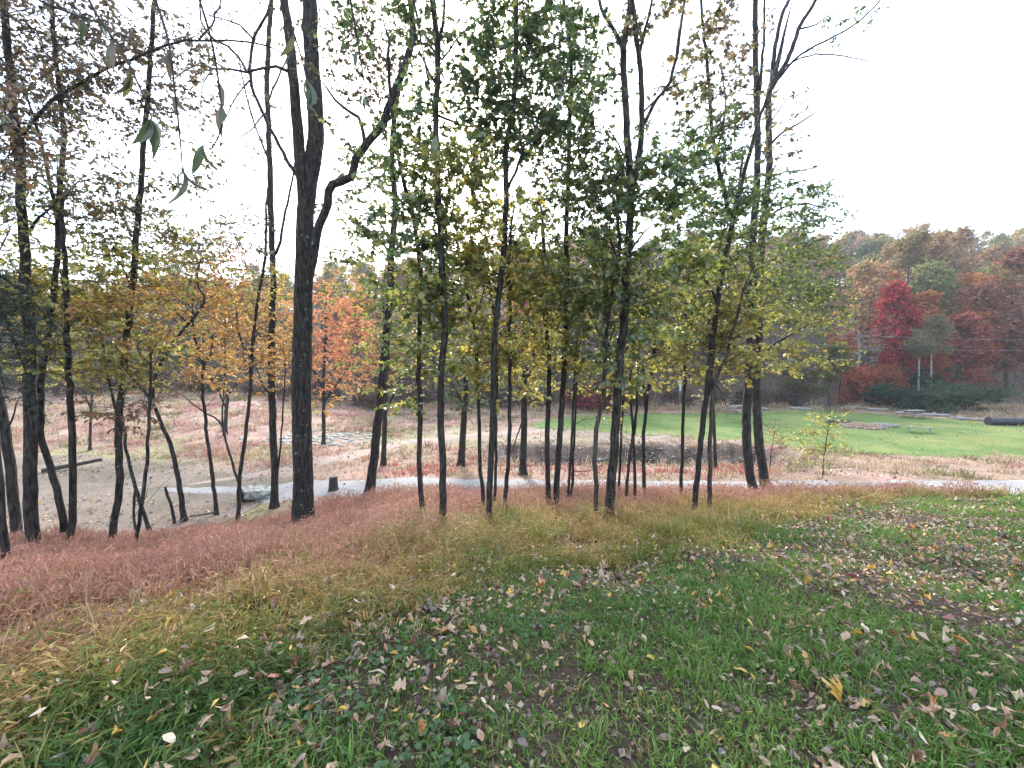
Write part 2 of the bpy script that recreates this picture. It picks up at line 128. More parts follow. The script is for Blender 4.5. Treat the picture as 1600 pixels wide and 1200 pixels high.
    dict(label='straight post-like trunk rising through the whole picture in front of the sun', base=[-1.257,7.18,-1.388], trunk=[[0,0,0,0.063],[0.026,0.005,0.484,0.0623],[0.029,0.011,1.058,0.0615],[0.011,0.017,1.744,0.0605],[-0.008,0.023,2.311,0.0596],[0.019,0.029,2.932,0.0587],[0.079,0.036,3.549,0.0579],[0.071,0.041,4.106,0.0571],[0.041,0.047,4.66,0.0562],[0.012,0.055,5.431,0.055],[-0.028,0.062,6.086,0.0539],[-0.047,0.068,6.629,0.053],[-0.053,0.074,7.277,0.052],[-0.017,0.08,7.814,0.0512],[-0.013,0.086,8.347,0.0504],[-0.064,0.092,8.878,0.0495],[-0.094,0.096,9.3,0.0488],[-0.109,0.106,10.244,0.0472]], limbs=[[[-0.014,0.08,8.131,0.0298],[0.043,0.02,8.507,0.0271],[0.124,-0.056,8.964,0.0238],[0.126,-0.16,9.579,0.0193]],[[-0.05,0.08,7.813,0.0248],[-0.226,0.046,8.107,0.0171],[-0.368,0.013,8.398,0.0097]]], blobs=[[0.14,0.13,3.99,0.5,0.63,0.5,18,'yellowolive'],[-0.18,0.2,5.52,0.5,0.63,0.5,15,'green'],[0.05,0.31,6.17,0.45,0.59,0.45,11,'olive'],[-0.25,-0.09,8.8,0.56,0.63,0.45,12,'green'],[-0.21,0.14,7.76,0.28,0.52,0.45,3,'green'],[0.38,-0.11,6.06,0.5,0.63,0.5,15,'yellowolive'],[0.26,0.23,5.09,0.5,0.65,0.56,18,'yellowolive']], ls=0.12),
    dict(label='short tree with a round dark green crown standing across the road', base=[-2.383,18.86,-3.129], trunk=[[0,0,0,0.1666],[0.068,-0.029,0.875,0.154],[0.136,-0.059,1.776,0.1411],[0.203,-0.089,2.669,0.1282],[0.27,-0.119,3.556,0.1153],[0.223,-0.159,4.729,0.0982]], limbs=[[[0.203,-0.089,2.669,0.0648],[-0.14,0.092,3.395,0.0414],[-0.421,0.208,3.835,0.0262]]], blobs=[[0.08,0.0,3.25,0.94,0.94,0.88,29,'darkgreen'],[0.47,0.16,4.43,1.0,0.96,0.88,26,'darkgreen'],[-0.12,0.02,4.58,0.83,0.87,0.83,18,'green'],[0.56,-0.13,5.61,0.83,0.82,0.71,11,'olive']], ls=0.13),
    dict(label='thin leaning tree left of a close pair of stems, base in red grass', base=[-0.602,8.82,-1.656], trunk=[[0,0,0,0.0441],[-0.042,0.022,0.529,0.0428],[-0.098,0.046,1.117,0.0413],[-0.111,0.071,1.719,0.0399],[-0.125,0.095,2.32,0.0384],[-0.139,0.117,2.837,0.0372],[-0.152,0.133,3.228,0.0362],[-0.208,0.157,3.814,0.0347],[-0.306,0.183,4.442,0.0331],[-0.459,0.214,5.166,0.0312],[-0.57,0.239,5.765,0.0297]], limbs=[[[-0.237,0.183,4.234,0.0187],[-0.054,-0.0,4.621,0.0137],[0.068,-0.177,4.991,0.009]]], blobs=[[-0.77,-0.32,3.39,0.48,0.61,0.48,8,'yellowolive'],[0.05,0.02,3.39,0.55,0.66,0.55,14,'yellow'],[-0.22,-0.02,4.62,0.69,0.77,0.69,20,'yellowolive'],[-0.5,0.23,3.94,0.62,0.69,0.55,12,'olive']], ls=0.12),
    dict(label='medium straight tree in front of a close thin stem, leafy with dark green high up', base=[-0.447,7.6,-1.449], trunk=[[0,0,0,0.0591],[0.013,0.001,0.399,0.0586],[0.038,0.003,0.948,0.058],[0.064,0.004,1.493,0.0573],[0.089,0.006,1.999,0.0567],[0.102,0.007,2.573,0.056],[0.115,0.01,3.286,0.0551],[0.151,0.011,3.758,0.0545],[0.188,0.012,4.169,0.054],[0.259,0.014,4.694,0.0534],[0.306,0.016,5.274,0.0526],[0.342,0.018,5.976,0.0517],[0.331,0.019,6.536,0.051],[0.354,0.021,7.048,0.0503],[0.447,0.023,7.556,0.0497],[0.516,0.025,8.317,0.0487],[0.516,0.028,9.117,0.0476],[0.516,0.03,9.777,0.0467],[0.538,0.033,10.758,0.0454]], limbs=[[[0.342,0.018,6.194,0.0318],[0.506,0.048,6.549,0.0273],[0.623,0.076,6.905,0.023],[0.588,0.12,7.499,0.0161]],[[0.331,0.021,7.16,0.0212],[0.1,0.018,7.26,0.0163],[-0.189,0.014,7.303,0.0105]],[[0.516,0.025,8.117,0.0265],[0.794,0.065,8.48,0.0184],[1.027,0.103,8.842,0.0107]]], blobs=[[0.5,0.16,8.21,1.13,1.03,0.95,44,'darkgreen'],[-0.07,0.02,7.88,0.71,0.76,0.65,16,'darkgreen'],[-0.24,0.04,8.87,0.71,0.74,0.59,6,'green'],[0.68,-0.01,7.21,0.83,0.78,0.59,19,'darkgreen'],[-0.13,0.08,6.87,0.59,0.67,0.53,11,'yellowolive'],[0.21,-0.18,5.84,0.71,0.72,0.53,17,'yellowolive'],[0.9,0.04,8.76,0.71,0.74,0.59,19,'green'],[0.33,0.12,9.31,0.71,0.7,0.48,13,'green'],[0.1,-0.22,4.92,0.59,0.65,0.48,13,'yellow']], ls=0.13),
    dict(label='thin stem close behind the medium tree, both in the red grass', base=[-0.402,9.04,-1.695], trunk=[[0,0,0,0.0352],[0.029,0.031,0.715,0.0345],[0.043,0.063,1.432,0.0337],[0.043,0.094,2.149,0.033],[0.058,0.126,2.865,0.0323],[0.058,0.163,3.724,0.0314],[-0.028,0.201,4.583,0.0305]], limbs=[], blobs=[[-0.16,0.17,4.0,0.57,0.67,0.57,9,'yellow']], ls=0.11),
    dict(label='thin straight tree just left of the forked tree on the creek bank', base=[-0.173,8.38,-1.551], trunk=[[0,0,0,0.0466],[0.054,-0.009,0.636,0.0445],[0.107,-0.02,1.414,0.042],[0.121,-0.03,2.103,0.0397],[0.134,-0.04,2.851,0.0372],[0.134,-0.05,3.54,0.0348],[0.134,-0.061,4.246,0.0324],[0.122,-0.071,4.946,0.03],[0.148,-0.082,5.701,0.0274]], limbs=[], blobs=[[-0.22,-0.14,2.89,0.46,0.57,0.39,7,'yellow'],[0.3,-0.04,3.54,0.59,0.64,0.46,11,'yellowolive'],[0.69,-0.17,4.7,0.59,0.67,0.52,13,'olive'],[0.17,-0.32,4.96,0.72,0.74,0.59,18,'yellow'],[0.43,-0.34,4.19,0.59,0.69,0.59,14,'yellow'],[0.04,-0.18,3.41,0.52,0.62,0.46,7,'yellow'],[0.56,0.25,5.47,0.65,0.69,0.52,12,'olive']], ls=0.12),
    dict(label='forked dark tree standing on the creek bank across the road', base=[0.437,16.26,-2.815], trunk=[[0,0,0,0.1356],[0.024,-0.014,1.091,0.1269],[0.048,-0.023,1.865,0.1206],[0.047,-0.034,2.712,0.1138],[0.07,-0.046,3.655,0.1061],[0.093,-0.062,4.92,0.0958],[0.015,-0.079,6.172,0.0855]], limbs=[[[0.046,-0.034,3.146,0.0902],[0.226,0.06,3.906,0.0782],[0.434,0.185,4.927,0.0621],[0.541,0.307,5.958,0.046]],[[0.047,-0.034,2.38,0.0338],[-0.234,-0.155,1.631,0.0268],[-0.386,-0.234,1.136,0.0223]]], blobs=[[0.32,-0.3,4.67,1.14,1.01,0.89,26,'yellow'],[-0.31,-0.22,3.65,0.89,0.92,0.89,19,'yellowolive'],[0.83,0.12,5.68,1.14,1.06,1.02,28,'yellow'],[0.58,0.0,3.4,0.76,0.82,0.76,11,'yellow']], ls=0.13),
    dict(label='left stem of a close pair of dark trunks standing in red grass', base=[0.831,9.18,-1.745], trunk=[[0,0,0,0.061],[-0.016,0.007,0.586,0.0593],[-0.033,0.014,1.171,0.0576],[-0.034,0.021,1.755,0.0558],[-0.008,0.029,2.48,0.0536],[0.004,0.039,3.317,0.0511],[-0.041,0.047,3.919,0.0492],[-0.1,0.054,4.561,0.0473],[-0.102,0.063,5.243,0.0452],[-0.133,0.072,6.049,0.0427]], limbs=[], blobs=[[0.1,-0.03,3.49,0.57,0.68,0.57,11,'yellow'],[-0.11,-0.16,2.91,0.43,0.55,0.36,4,'yellow'],[-0.41,-0.01,5.61,0.65,0.71,0.57,11,'olive'],[-0.12,0.3,5.33,0.79,0.79,0.65,18,'olive'],[0.17,-0.21,4.48,0.65,0.71,0.57,11,'yellowolive'],[-0.27,0.16,6.58,0.79,0.76,0.57,12,'green']], ls=0.13),
    dict(label='right stem of the close pair, slanting right as it climbs', base=[0.993,9.2,-1.753], trunk=[[0,0,0,0.0712],[0.026,-0.0,0.59,0.0695],[0.052,-0.0,1.178,0.0677],[0.079,-0.0,1.617,0.0664],[0.119,-0.0,2.199,0.0646],[0.158,-0.001,2.893,0.0624],[0.183,-0.001,3.568,0.0604],[0.207,-0.001,4.253,0.0583],[0.23,-0.001,5.172,0.0554],[0.21,-0.001,6.111,0.0525],[0.234,-0.001,6.874,0.0501],[0.242,-0.002,7.673,0.0476],[0.265,-0.002,8.52,0.0448],[0.3,-0.002,9.466,0.0418],[0.252,-0.002,10.404,0.0387],[0.109,-0.002,11.2,0.0362]], limbs=[[[0.196,-0.001,6.041,0.0254],[0.468,-0.139,6.412,0.0179],[0.724,-0.246,6.646,0.0122]],[[0.229,-0.002,7.563,0.0253],[0.466,-0.073,8.074,0.0187],[0.657,-0.143,8.574,0.0124]],[[0.277,-0.002,8.791,0.0253],[0.101,-0.164,9.226,0.0187],[-0.083,-0.328,9.639,0.0123]]], blobs=[[0.44,0.3,4.35,0.72,0.74,0.58,13,'yellowolive'],[0.56,-0.09,6.04,0.72,0.74,0.58,12,'olive'],[0.3,-0.23,3.5,0.58,0.63,0.43,6,'yellow'],[-0.01,-0.35,7.84,0.93,0.84,0.65,15,'darkgreen'],[0.14,-0.31,6.74,1.01,0.87,0.65,16,'green'],[0.26,-0.2,9.33,0.72,0.79,0.72,14,'green'],[0.57,-0.06,5.34,0.65,0.71,0.58,10,'olive'],[-0.02,0.07,10.41,0.72,0.74,0.58,9,'darkgreen'],[-0.3,0.34,8.79,0.72,0.74,0.58,9,'green']], ls=0.13),
    dict(label='pair of very thin stems sharing one foot, left of the wavy grey sapling', base=[1.39,9.96,-1.869], trunk=[[0,0,0,0.0329],[0.026,-0.006,0.798,0.0315],[0.068,-0.01,1.433,0.0304],[0.094,-0.015,2.096,0.0292],[0.12,-0.019,2.691,0.0282],[0.131,-0.024,3.314,0.027],[0.156,-0.028,3.933,0.0259]], limbs=[[[0.015,0.0,0.077,0.0343],[0.084,-0.05,0.492,0.0326],[0.095,-0.149,1.305,0.0294],[0.116,-0.267,2.253,0.0256],[0.126,-0.365,3.019,0.0226],[0.178,-0.464,3.765,0.0195]]], blobs=[[0.16,0.08,3.62,0.54,0.66,0.54,10,'olive'],[0.25,0.3,3.0,0.47,0.57,0.39,4,'yellow']], ls=0.11),
    dict(label='wavy grey-brown sapling with an S-bend beside the second thickest trunk', base=[1.686,8.1,-1.561], trunk=[[0,0,0,0.0486],[-0.004,0.004,0.532,0.0471],[-0.021,0.008,0.973,0.0459],[-0.025,0.012,1.502,0.0445],[-0.002,0.015,1.874,0.0434],[0.059,0.018,2.169,0.0425],[0.133,0.02,2.424,0.0417],[0.155,0.024,2.908,0.0404],[0.163,0.028,3.415,0.0389],[0.197,0.031,3.856,0.0377],[0.244,0.035,4.233,0.0366],[0.304,0.038,4.608,0.0354],[0.351,0.04,4.933,0.0345],[0.421,0.045,5.417,0.033],[0.378,0.05,6.036,0.0313]], limbs=[[[0.164,0.028,3.288,0.022],[0.287,0.186,3.612,0.0193],[0.379,0.311,3.88,0.017]],[[0.245,0.035,4.17,0.022],[0.14,-0.013,4.661,0.0156],[0.091,-0.048,5.024,0.0109]]], blobs=[[-0.04,0.2,3.16,0.51,0.61,0.44,9,'olive'],[-0.24,-0.12,4.54,0.57,0.65,0.51,13,'olive'],[0.06,0.09,5.04,0.7,0.72,0.57,17,'olive'],[-0.05,0.0,3.92,0.51,0.63,0.51,9,'olive'],[0.18,-0.28,5.9,0.63,0.68,0.51,11,'green']], ls=0.12, bark='grey'),
    dict(label='second thickest trunk, right of centre, splitting into several tall stems', base=[1.919,7.94,-1.55], trunk=[[0,0,0,0.0945],[0.018,-0.002,0.638,0.0921],[0.06,-0.003,1.274,0.0895],[0.092,-0.004,1.778,0.0875],[0.121,-0.006,2.405,0.085],[0.151,-0.007,2.965,0.0828],[0.205,-0.009,3.582,0.0802],[0.245,-0.011,4.256,0.0775],[0.261,-0.012,4.863,0.075],[0.291,-0.014,5.346,0.073],[0.32,-0.015,5.945,0.0706],[0.311,-0.017,6.54,0.0682],[0.278,-0.018,7.13,0.0659],[0.234,-0.02,7.716,0.0636],[0.177,-0.022,8.401,0.0609],[0.156,-0.024,9.046,0.0583],[0.222,-0.025,9.447,0.0565],[0.264,-0.026,9.811,0.0548],[0.296,-0.029,10.916,0.0501]], limbs=[[[0.157,-0.024,8.989,0.0425],[0.042,0.11,9.438,0.0384],[-0.085,0.199,9.719,0.0356],[-0.202,0.294,10.033,0.0325],[-0.333,0.557,11.008,0.0232]],[[0.326,-0.017,6.302,0.0635],[0.45,-0.021,6.893,0.0593],[0.515,-0.024,7.362,0.056],[0.517,-0.028,7.945,0.0521],[0.497,-0.03,8.396,0.0492],[0.467,-0.033,8.809,0.0464],[0.412,-0.036,9.209,0.0438],[0.334,-0.039,9.664,0.0408],[0.279,-0.042,10.115,0.0378],[0.219,-0.048,11.01,0.0317]],[[0.464,-0.033,8.982,0.0315],[0.538,-0.084,9.343,0.0273],[0.652,-0.144,9.757,0.0223],[0.703,-0.235,10.386,0.0151]],[[0.523,-0.024,7.596,0.0367],[0.758,0.086,8.072,0.0348],[0.962,0.157,8.354,0.0334],[1.128,0.218,8.608,0.0323],[1.238,0.297,8.986,0.0309],[1.323,0.369,9.339,0.0297],[1.417,0.469,9.84,0.0279],[1.529,0.583,10.422,0.0259],[1.644,0.781,11.464,0.0223]],[[0.483,-0.028,7.828,0.021],[0.807,-0.115,8.122,0.0166],[1.129,-0.188,8.302,0.0129],[1.449,-0.254,8.393,0.0097]],[[0.281,-0.021,6.893,0.0212],[0.114,0.153,7.396,0.0156],[-0.044,0.283,7.769,0.0111]],[[0.26,-0.012,4.984,0.0266],[0.028,-0.044,5.277,0.0214],[-0.105,-0.077,5.626,0.016]],[[0.281,-0.014,5.225,0.0265],[0.503,-0.068,5.546,0.0177],[0.726,-0.115,5.792,0.0103]]], blobs=[[0.05,-0.1,4.74,0.81,0.74,0.5,11,'olive'],[1.03,-0.31,4.62,0.68,0.69,0.5,13,'yellowolive'],[-0.22,-0.16,6.43,0.56,0.65,0.5,9,'green'],[1.24,-0.19,6.43,0.62,0.67,0.5,9,'green'],[0.07,-0.31,3.03,0.56,0.6,0.37,7,'green'],[0.39,0.03,6.43,0.93,0.81,0.56,22,'green'],[0.03,-0.04,5.71,0.93,0.81,0.56,14,'green'],[0.66,-0.33,4.99,0.93,0.83,0.62,24,'olive'],[0.24,-0.24,4.01,0.74,0.72,0.5,11,'green'],[0.79,0.29,4.01,0.74,0.74,0.56,17,'olive'],[-0.1,-0.26,7.08,0.62,0.67,0.5,9,'green'],[0.74,-0.09,7.14,0.68,0.69,0.5,11,'green'],[-0.0,0.32,8.66,0.5,0.67,0.62,4,'green'],[0.83,-0.27,9.12,0.87,0.85,0.74,10,'rustolive'],[1.55,-0.06,9.24,0.62,0.76,0.74,6,'rustolive'],[-0.37,0.21,9.24,0.74,0.76,0.62,8,'green'],[-0.71,-0.34,7.61,0.62,0.72,0.62,9,'green'],[1.13,-0.3,5.95,0.62,0.67,0.5,10,'green'],[0.68,0.3,3.27,0.5,0.58,0.37,6,'yellowolive']], ls=0.13),
    dict(label='thin dark stem just behind the second thickest trunk', base=[2.955,11.16,-2.2], trunk=[[0,0,0,0.036],[0.013,0.021,0.799,0.0344],[0.045,0.04,1.508,0.033],[0.059,0.058,2.162,0.0317],[0.108,0.079,2.921,0.0301],[0.139,0.098,3.624,0.0287]], limbs=[], blobs=[[0.18,-0.17,3.63,0.61,0.68,0.52,7,'olive']], ls=0.11),
    dict(label='small Y-shaped tree with leafy tufts, right of the second thickest trunk', base=[3.132,10.28,-2.048], trunk=[[0,0,0,0.0438],[-0.019,-0.029,0.733,0.04],[-0.05,-0.051,1.311,0.0369],[-0.081,-0.074,1.883,0.0339],[-0.141,-0.093,2.37,0.0313],[-0.185,-0.113,2.852,0.0288],[-0.215,-0.136,3.41,0.0258]], limbs=[[[-0.081,-0.074,1.883,0.034],[-0.065,-0.21,2.385,0.0295],[-0.082,-0.346,2.871,0.0251],[-0.146,-0.526,3.496,0.0195]],[[-0.23,0.0,0.131,0.0413],[-0.104,0.306,0.807,0.0394],[0.049,0.573,1.427,0.0376],[0.118,0.706,1.749,0.0366]]], blobs=[[-0.16,0.31,3.17,0.48,0.61,0.48,7,'yellowolive'],[0.08,-0.3,3.49,0.48,0.58,0.4,5,'yellow'],[-0.31,0.02,2.52,0.32,0.49,0.32,3,'yellow']], ls=0.11),
    dict(label='thin tree forking just above the grass lawn behind it', base=[3.617,11.02,-2.134], trunk=[[0,0,0,0.0525],[-0.027,0.006,0.775,0.0499],[-0.053,0.012,1.442,0.0476],[-0.026,0.017,2.088,0.0454],[0.02,0.021,2.575,0.0436],[0.066,0.025,3.009,0.042],[0.13,0.028,3.424,0.0405],[0.205,0.035,4.25,0.0375],[0.263,0.043,5.106,0.0345]], limbs=[[[0.003,0.021,2.523,0.0365],[-0.069,-0.017,3.046,0.0291],[-0.106,-0.055,3.563,0.0218]]], blobs=[[0.51,0.17,3.56,0.77,0.73,0.52,10,'yellow'],[1.19,0.15,4.25,0.69,0.77,0.69,11,'yellowolive'],[-0.19,-0.22,4.59,0.69,0.77,0.69,10,'olive'],[0.33,-0.12,4.25,0.77,0.77,0.6,12,'yellow'],[0.18,-0.05,3.04,0.6,0.64,0.43,5,'yellow'],[0.65,-0.08,5.44,0.69,0.77,0.69,10,'olive']], ls=0.12),
    dict(label='lone slim upright tree standing right of the forked thin tree, by the road', base=[4.789,11.44,-2.277], trunk=[[0,0,0,0.0529],[0.006,0.009,0.804,0.0507],[0.014,0.018,1.532,0.0486],[0.021,0.027,2.257,0.0465],[0.047,0.035,2.979,0.0444],[0.057,0.042,3.518,0.0428],[0.044,0.053,4.413,0.0402],[0.049,0.063,5.303,0.0376],[0.107,0.074,6.188,0.0349]], limbs=[], blobs=[[0.54,0.2,5.12,0.8,0.82,0.72,13,'yellowolive'],[0.04,-0.12,7.74,0.8,0.82,0.72,11,'green'],[0.39,-0.04,3.7,0.63,0.69,0.54,7,'yellow'],[-0.0,-0.3,5.65,0.8,0.85,0.8,14,'olive'],[0.24,-0.09,6.87,0.98,0.89,0.72,14,'green'],[-0.16,0.31,4.41,0.72,0.72,0.54,7,'yellow']], ls=0.12),
    dict(label='dark trunk leaning right and crossing a greyer one, forked high like a Y', base=[4.221,9.36,-1.856], trunk=[[0,0,0,0.0619],[0.046,0.0,0.644,0.0612],[0.116,0.001,1.511,0.0604],[0.188,0.001,2.281,0.0595],[0.272,0.001,3.119,0.0586],[0.344,0.001,3.82,0.0579],[0.388,0.002,4.472,0.0572],[0.448,0.002,5.005,0.0566],[0.547,0.002,5.693,0.0558],[0.689,0.003,6.376,0.0549],[0.737,0.003,6.758,0.0544]], limbs=[[[0.727,0.003,6.616,0.0459],[0.621,0.009,6.957,0.0448],[0.483,0.019,7.538,0.0428],[0.346,0.028,8.074,0.041],[0.252,0.037,8.595,0.0392],[0.201,0.047,9.155,0.0371],[0.163,0.058,9.853,0.0345],[0.037,0.073,10.686,0.0314],[-0.031,0.087,11.515,0.0282],[-0.102,0.106,12.613,0.024]],[[0.738,0.003,6.729,0.0516],[0.841,0.025,7.119,0.0488],[0.959,0.053,7.623,0.0453],[1.061,0.074,7.985,0.0428],[1.179,0.098,8.418,0.0397],[1.311,0.123,8.852,0.0366],[1.546,0.161,9.504,0.0319],[1.723,0.194,10.085,0.0279]],[[0.329,0.028,8.172,0.0234],[0.505,0.063,8.749,0.0199],[0.567,0.106,9.47,0.0158],[0.457,0.149,10.192,0.0118]],[[0.421,0.002,4.905,0.0291],[0.274,0.168,5.296,0.0263],[0.188,0.321,5.695,0.0235],[0.203,0.55,6.351,0.0188]]], blobs=[[0.53,-0.17,6.47,0.73,0.74,0.59,14,'green'],[0.42,-0.13,4.9,0.73,0.74,0.59,16,'yellowolive'],[0.74,0.27,3.89,0.59,0.66,0.51,10,'yellow'],[0.01,-0.0,7.18,0.95,0.85,0.66,17,'green'],[0.49,0.32,8.16,0.8,0.77,0.59,10,'green'],[0.17,-0.25,9.4,0.95,0.99,1.02,26,'rustolive'],[-0.37,0.2,8.02,0.88,0.85,0.73,15,'green'],[0.94,-0.02,7.04,0.88,0.83,0.66,15,'green'],[0.25,-0.02,5.91,0.88,0.8,0.59,18,'olive'],[0.84,0.27,5.33,0.8,0.8,0.66,20,'yellowolive'],[-0.09,-0.26,8.3,0.73,0.74,0.59,9,'green'],[0.43,0.01,10.63,0.73,0.8,0.73,6,'rust']], ls=0.12),
    dict(label='greyer straight trunk crossed by the dark leaning one, forking under yellow leaves', base=[4.621,9.42,-1.834], trunk=[[0,0,0,0.0566],[-0.033,-0.039,0.616,0.0533],[-0.079,-0.094,1.496,0.0485],[-0.084,-0.135,2.123,0.045],[-0.091,-0.178,2.784,0.0413],[-0.05,-0.198,3.074,0.0396],[0.048,-0.219,3.362,0.0377],[0.177,-0.237,3.591,0.0359],[0.251,-0.266,4.003,0.0334],[0.316,-0.289,4.327,0.0315],[0.396,-0.325,4.842,0.0284],[0.51,-0.354,5.227,0.026]], limbs=[[[-0.078,-0.178,2.856,0.0346],[-0.042,0.012,3.434,0.0295],[-0.008,0.203,4.032,0.0241],[0.039,0.393,4.651,0.0185]],[[-0.064,-0.198,3.06,0.0172],[0.092,-0.245,2.788,0.0137],[0.165,-0.279,2.575,0.0113]]], blobs=[[0.5,0.2,4.46,0.81,0.75,0.52,19,'yellow'],[0.82,-0.34,3.58,0.66,0.64,0.37,10,'yellow'],[-0.08,0.35,4.17,0.66,0.69,0.52,13,'yellowolive'],[0.38,0.32,3.29,0.52,0.55,0.29,4,'yellow']], ls=0.13, bark='grey'),
    dict(label='dim trunk across the road just behind the grey crossing trunk', base=[9.142,18.2,-3.078], trunk=[[0,0,0,0.0816],[-0.077,-0.052,0.965,0.0754],[-0.149,-0.099,1.835,0.0698],[-0.22,-0.146,2.698,0.0642]], limbs=[], blobs=[[-0.17,-0.21,3.54,0.85,0.84,0.71,4,'yellow']], ls=0.12),
    dict(label='left trunk of the twin pair at the road, right of all other trunks but one', base=[7.663,12.76,-2.558], trunk=[[0,0,0,0.1344],[-0.164,-0.004,0.735,0.132],[-0.29,-0.009,1.549,0.1292],[-0.334,-0.014,2.358,0.126],[-0.318,-0.019,3.161,0.1226],[-0.3,-0.023,3.86,0.1196],[-0.294,-0.03,4.95,0.115],[-0.324,-0.036,5.932,0.1109],[-0.321,-0.043,7.1,0.1059],[-0.284,-0.051,8.448,0.1],[-0.242,-0.059,9.592,0.0949],[-0.24,-0.066,10.724,0.09],[-0.295,-0.073,11.845,0.0853],[-0.369,-0.08,12.956,0.0806],[-0.423,-0.088,14.056,0.0758],[-0.451,-0.094,14.964,0.0719],[-0.465,-0.104,16.581,0.0646]], limbs=[[[-0.292,-0.073,11.752,0.0454],[-0.287,-0.237,12.811,0.0381],[-0.36,-0.424,13.972,0.03],[-0.523,-0.631,15.201,0.0215]],[[-0.329,-0.036,6.127,0.0382],[-0.6,-0.079,6.51,0.0286],[-0.843,-0.137,7.078,0.0154]]], blobs=[[-0.79,-0.33,7.89,0.9,0.89,0.8,15,'olive'],[0.23,-0.3,6.52,1.0,0.92,0.8,19,'olive'],[-0.76,-0.24,6.72,0.9,0.89,0.8,15,'yellowolive'],[0.01,-0.22,7.5,1.0,1.0,1.0,22,'olive'],[-0.23,0.24,8.85,1.0,0.96,0.9,17,'green'],[-0.1,-0.18,11.14,1.0,1.07,1.2,16,'rustolive'],[0.44,0.23,9.62,1.0,0.92,0.8,12,'green'],[-0.33,-0.35,5.54,0.9,0.89,0.8,16,'yellowolive'],[-0.72,-0.31,12.83,0.8,0.92,1.0,4,'rust']], ls=0.12),
    dict(label='right trunk of the twin pair, bare branches spreading right against the sky', base=[8.653,13.8,-2.675], trunk=[[0,0,0,0.1436],[-0.135,-0.005,0.793,0.1407],[-0.273,-0.012,1.672,0.1374],[-0.366,-0.018,2.546,0.1339],[-0.422,-0.025,3.629,0.1293],[-0.421,-0.034,4.917,0.1235],[-0.453,-0.046,6.551,0.1162],[-0.432,-0.055,7.873,0.1101],[-0.346,-0.065,9.119,0.104],[-0.276,-0.072,10.147,0.099],[-0.232,-0.076,10.72,0.0962],[-0.296,-0.086,11.978,0.0906],[-0.33,-0.093,12.983,0.086],[-0.259,-0.096,13.322,0.0841]], limbs=[[[-0.258,-0.096,13.282,0.0725],[-0.136,0.034,14.075,0.0676],[-0.002,0.146,14.763,0.0632],[0.293,0.327,15.88,0.0559],[0.6,0.433,16.499,0.0514],[0.977,0.681,18.078,0.0413]],[[-0.235,-0.096,13.222,0.0724],[0.088,-0.019,13.796,0.0678],[0.413,0.057,14.374,0.0632],[0.631,0.129,14.952,0.0591],[0.848,0.193,15.467,0.0554],[1.386,0.306,16.309,0.0487],[1.997,0.475,17.679,0.0391]],[[-0.008,-0.019,13.535,0.0402],[0.421,-0.159,14.058,0.0359],[1.003,-0.3,14.408,0.0316],[1.482,-0.407,14.58,0.0285],[1.943,-0.52,14.82,0.0253],[2.32,-0.625,15.097,0.0226],[2.627,-0.73,15.425,0.02],[2.92,-0.891,16.028,0.0164]],[[0.188,-0.019,13.937,0.0279],[1.032,0.165,14.412,0.0233],[2.014,0.354,14.611,0.0186],[3.03,0.546,14.605,0.0139],[4.176,0.758,14.567,0.009]],[[-0.218,-0.086,11.449,0.0403],[0.044,-0.246,11.727,0.0342],[0.395,-0.415,11.911,0.028],[0.717,-0.578,12.091,0.0223]],[[-0.262,-0.072,10.394,0.0324],[0.304,-0.159,10.559,0.0243],[1.0,-0.26,10.593,0.0152]],[[-0.219,-0.086,12.18,0.0242],[0.1,-0.054,12.644,0.0183],[0.527,-0.018,13.111,0.0118]],[[0.768,0.129,15.254,0.0317],[1.21,0.021,15.309,0.0238],[1.62,-0.107,15.562,0.015]],[[-0.427,-0.046,6.403,0.0491],[0.366,0.256,7.097,0.0391],[1.08,0.539,7.81,0.0296],[1.737,0.809,8.543,0.0206]],[[-0.409,-0.034,4.489,0.0492],[0.206,-0.087,5.021,0.0341],[0.902,-0.141,5.441,0.0194]],[[-0.344,-0.065,9.015,0.0407],[0.262,-0.023,9.445,0.032],[0.983,0.019,9.606,0.0237],[1.762,0.063,9.477,0.0153]]], blobs=[[1.29,0.05,6.41,1.08,0.98,0.86,21,'olive'],[1.46,-0.15,4.7,1.08,0.86,0.54,11,'yellowolive'],[0.16,0.16,4.92,0.97,0.9,0.75,15,'yellowolive'],[1.99,0.34,7.68,0.75,0.86,0.86,12,'green'],[0.69,0.07,8.52,1.08,0.98,0.86,19,'green'],[0.34,-0.29,9.35,1.08,0.98,0.86,19,'green'],[1.3,0.22,9.14,0.97,0.98,0.97,15,'green'],[0.83,0.12,7.47,1.4,1.14,0.97,32,'olive'],[0.78,-0.01,5.77,1.51,1.14,0.86,31,'yellowolive'],[0.49,0.11,4.49,1.19,0.9,0.54,13,'yellow'],[1.81,-0.17,6.83,0.75,0.86,0.86,11,'olive'],[1.94,-0.14,9.14,0.43,0.57,0.43,3,'green'],[2.06,0.01,5.77,0.65,0.74,0.65,6,'olive'],[1.73,-0.3,14.85,1.29,0.98,0.65,3,'green'],[2.54,0.06,15.25,1.08,0.9,0.65,3,'green'],[0.11,-0.22,6.41,0.97,0.94,0.86,16,'olive']], ls=0.12),
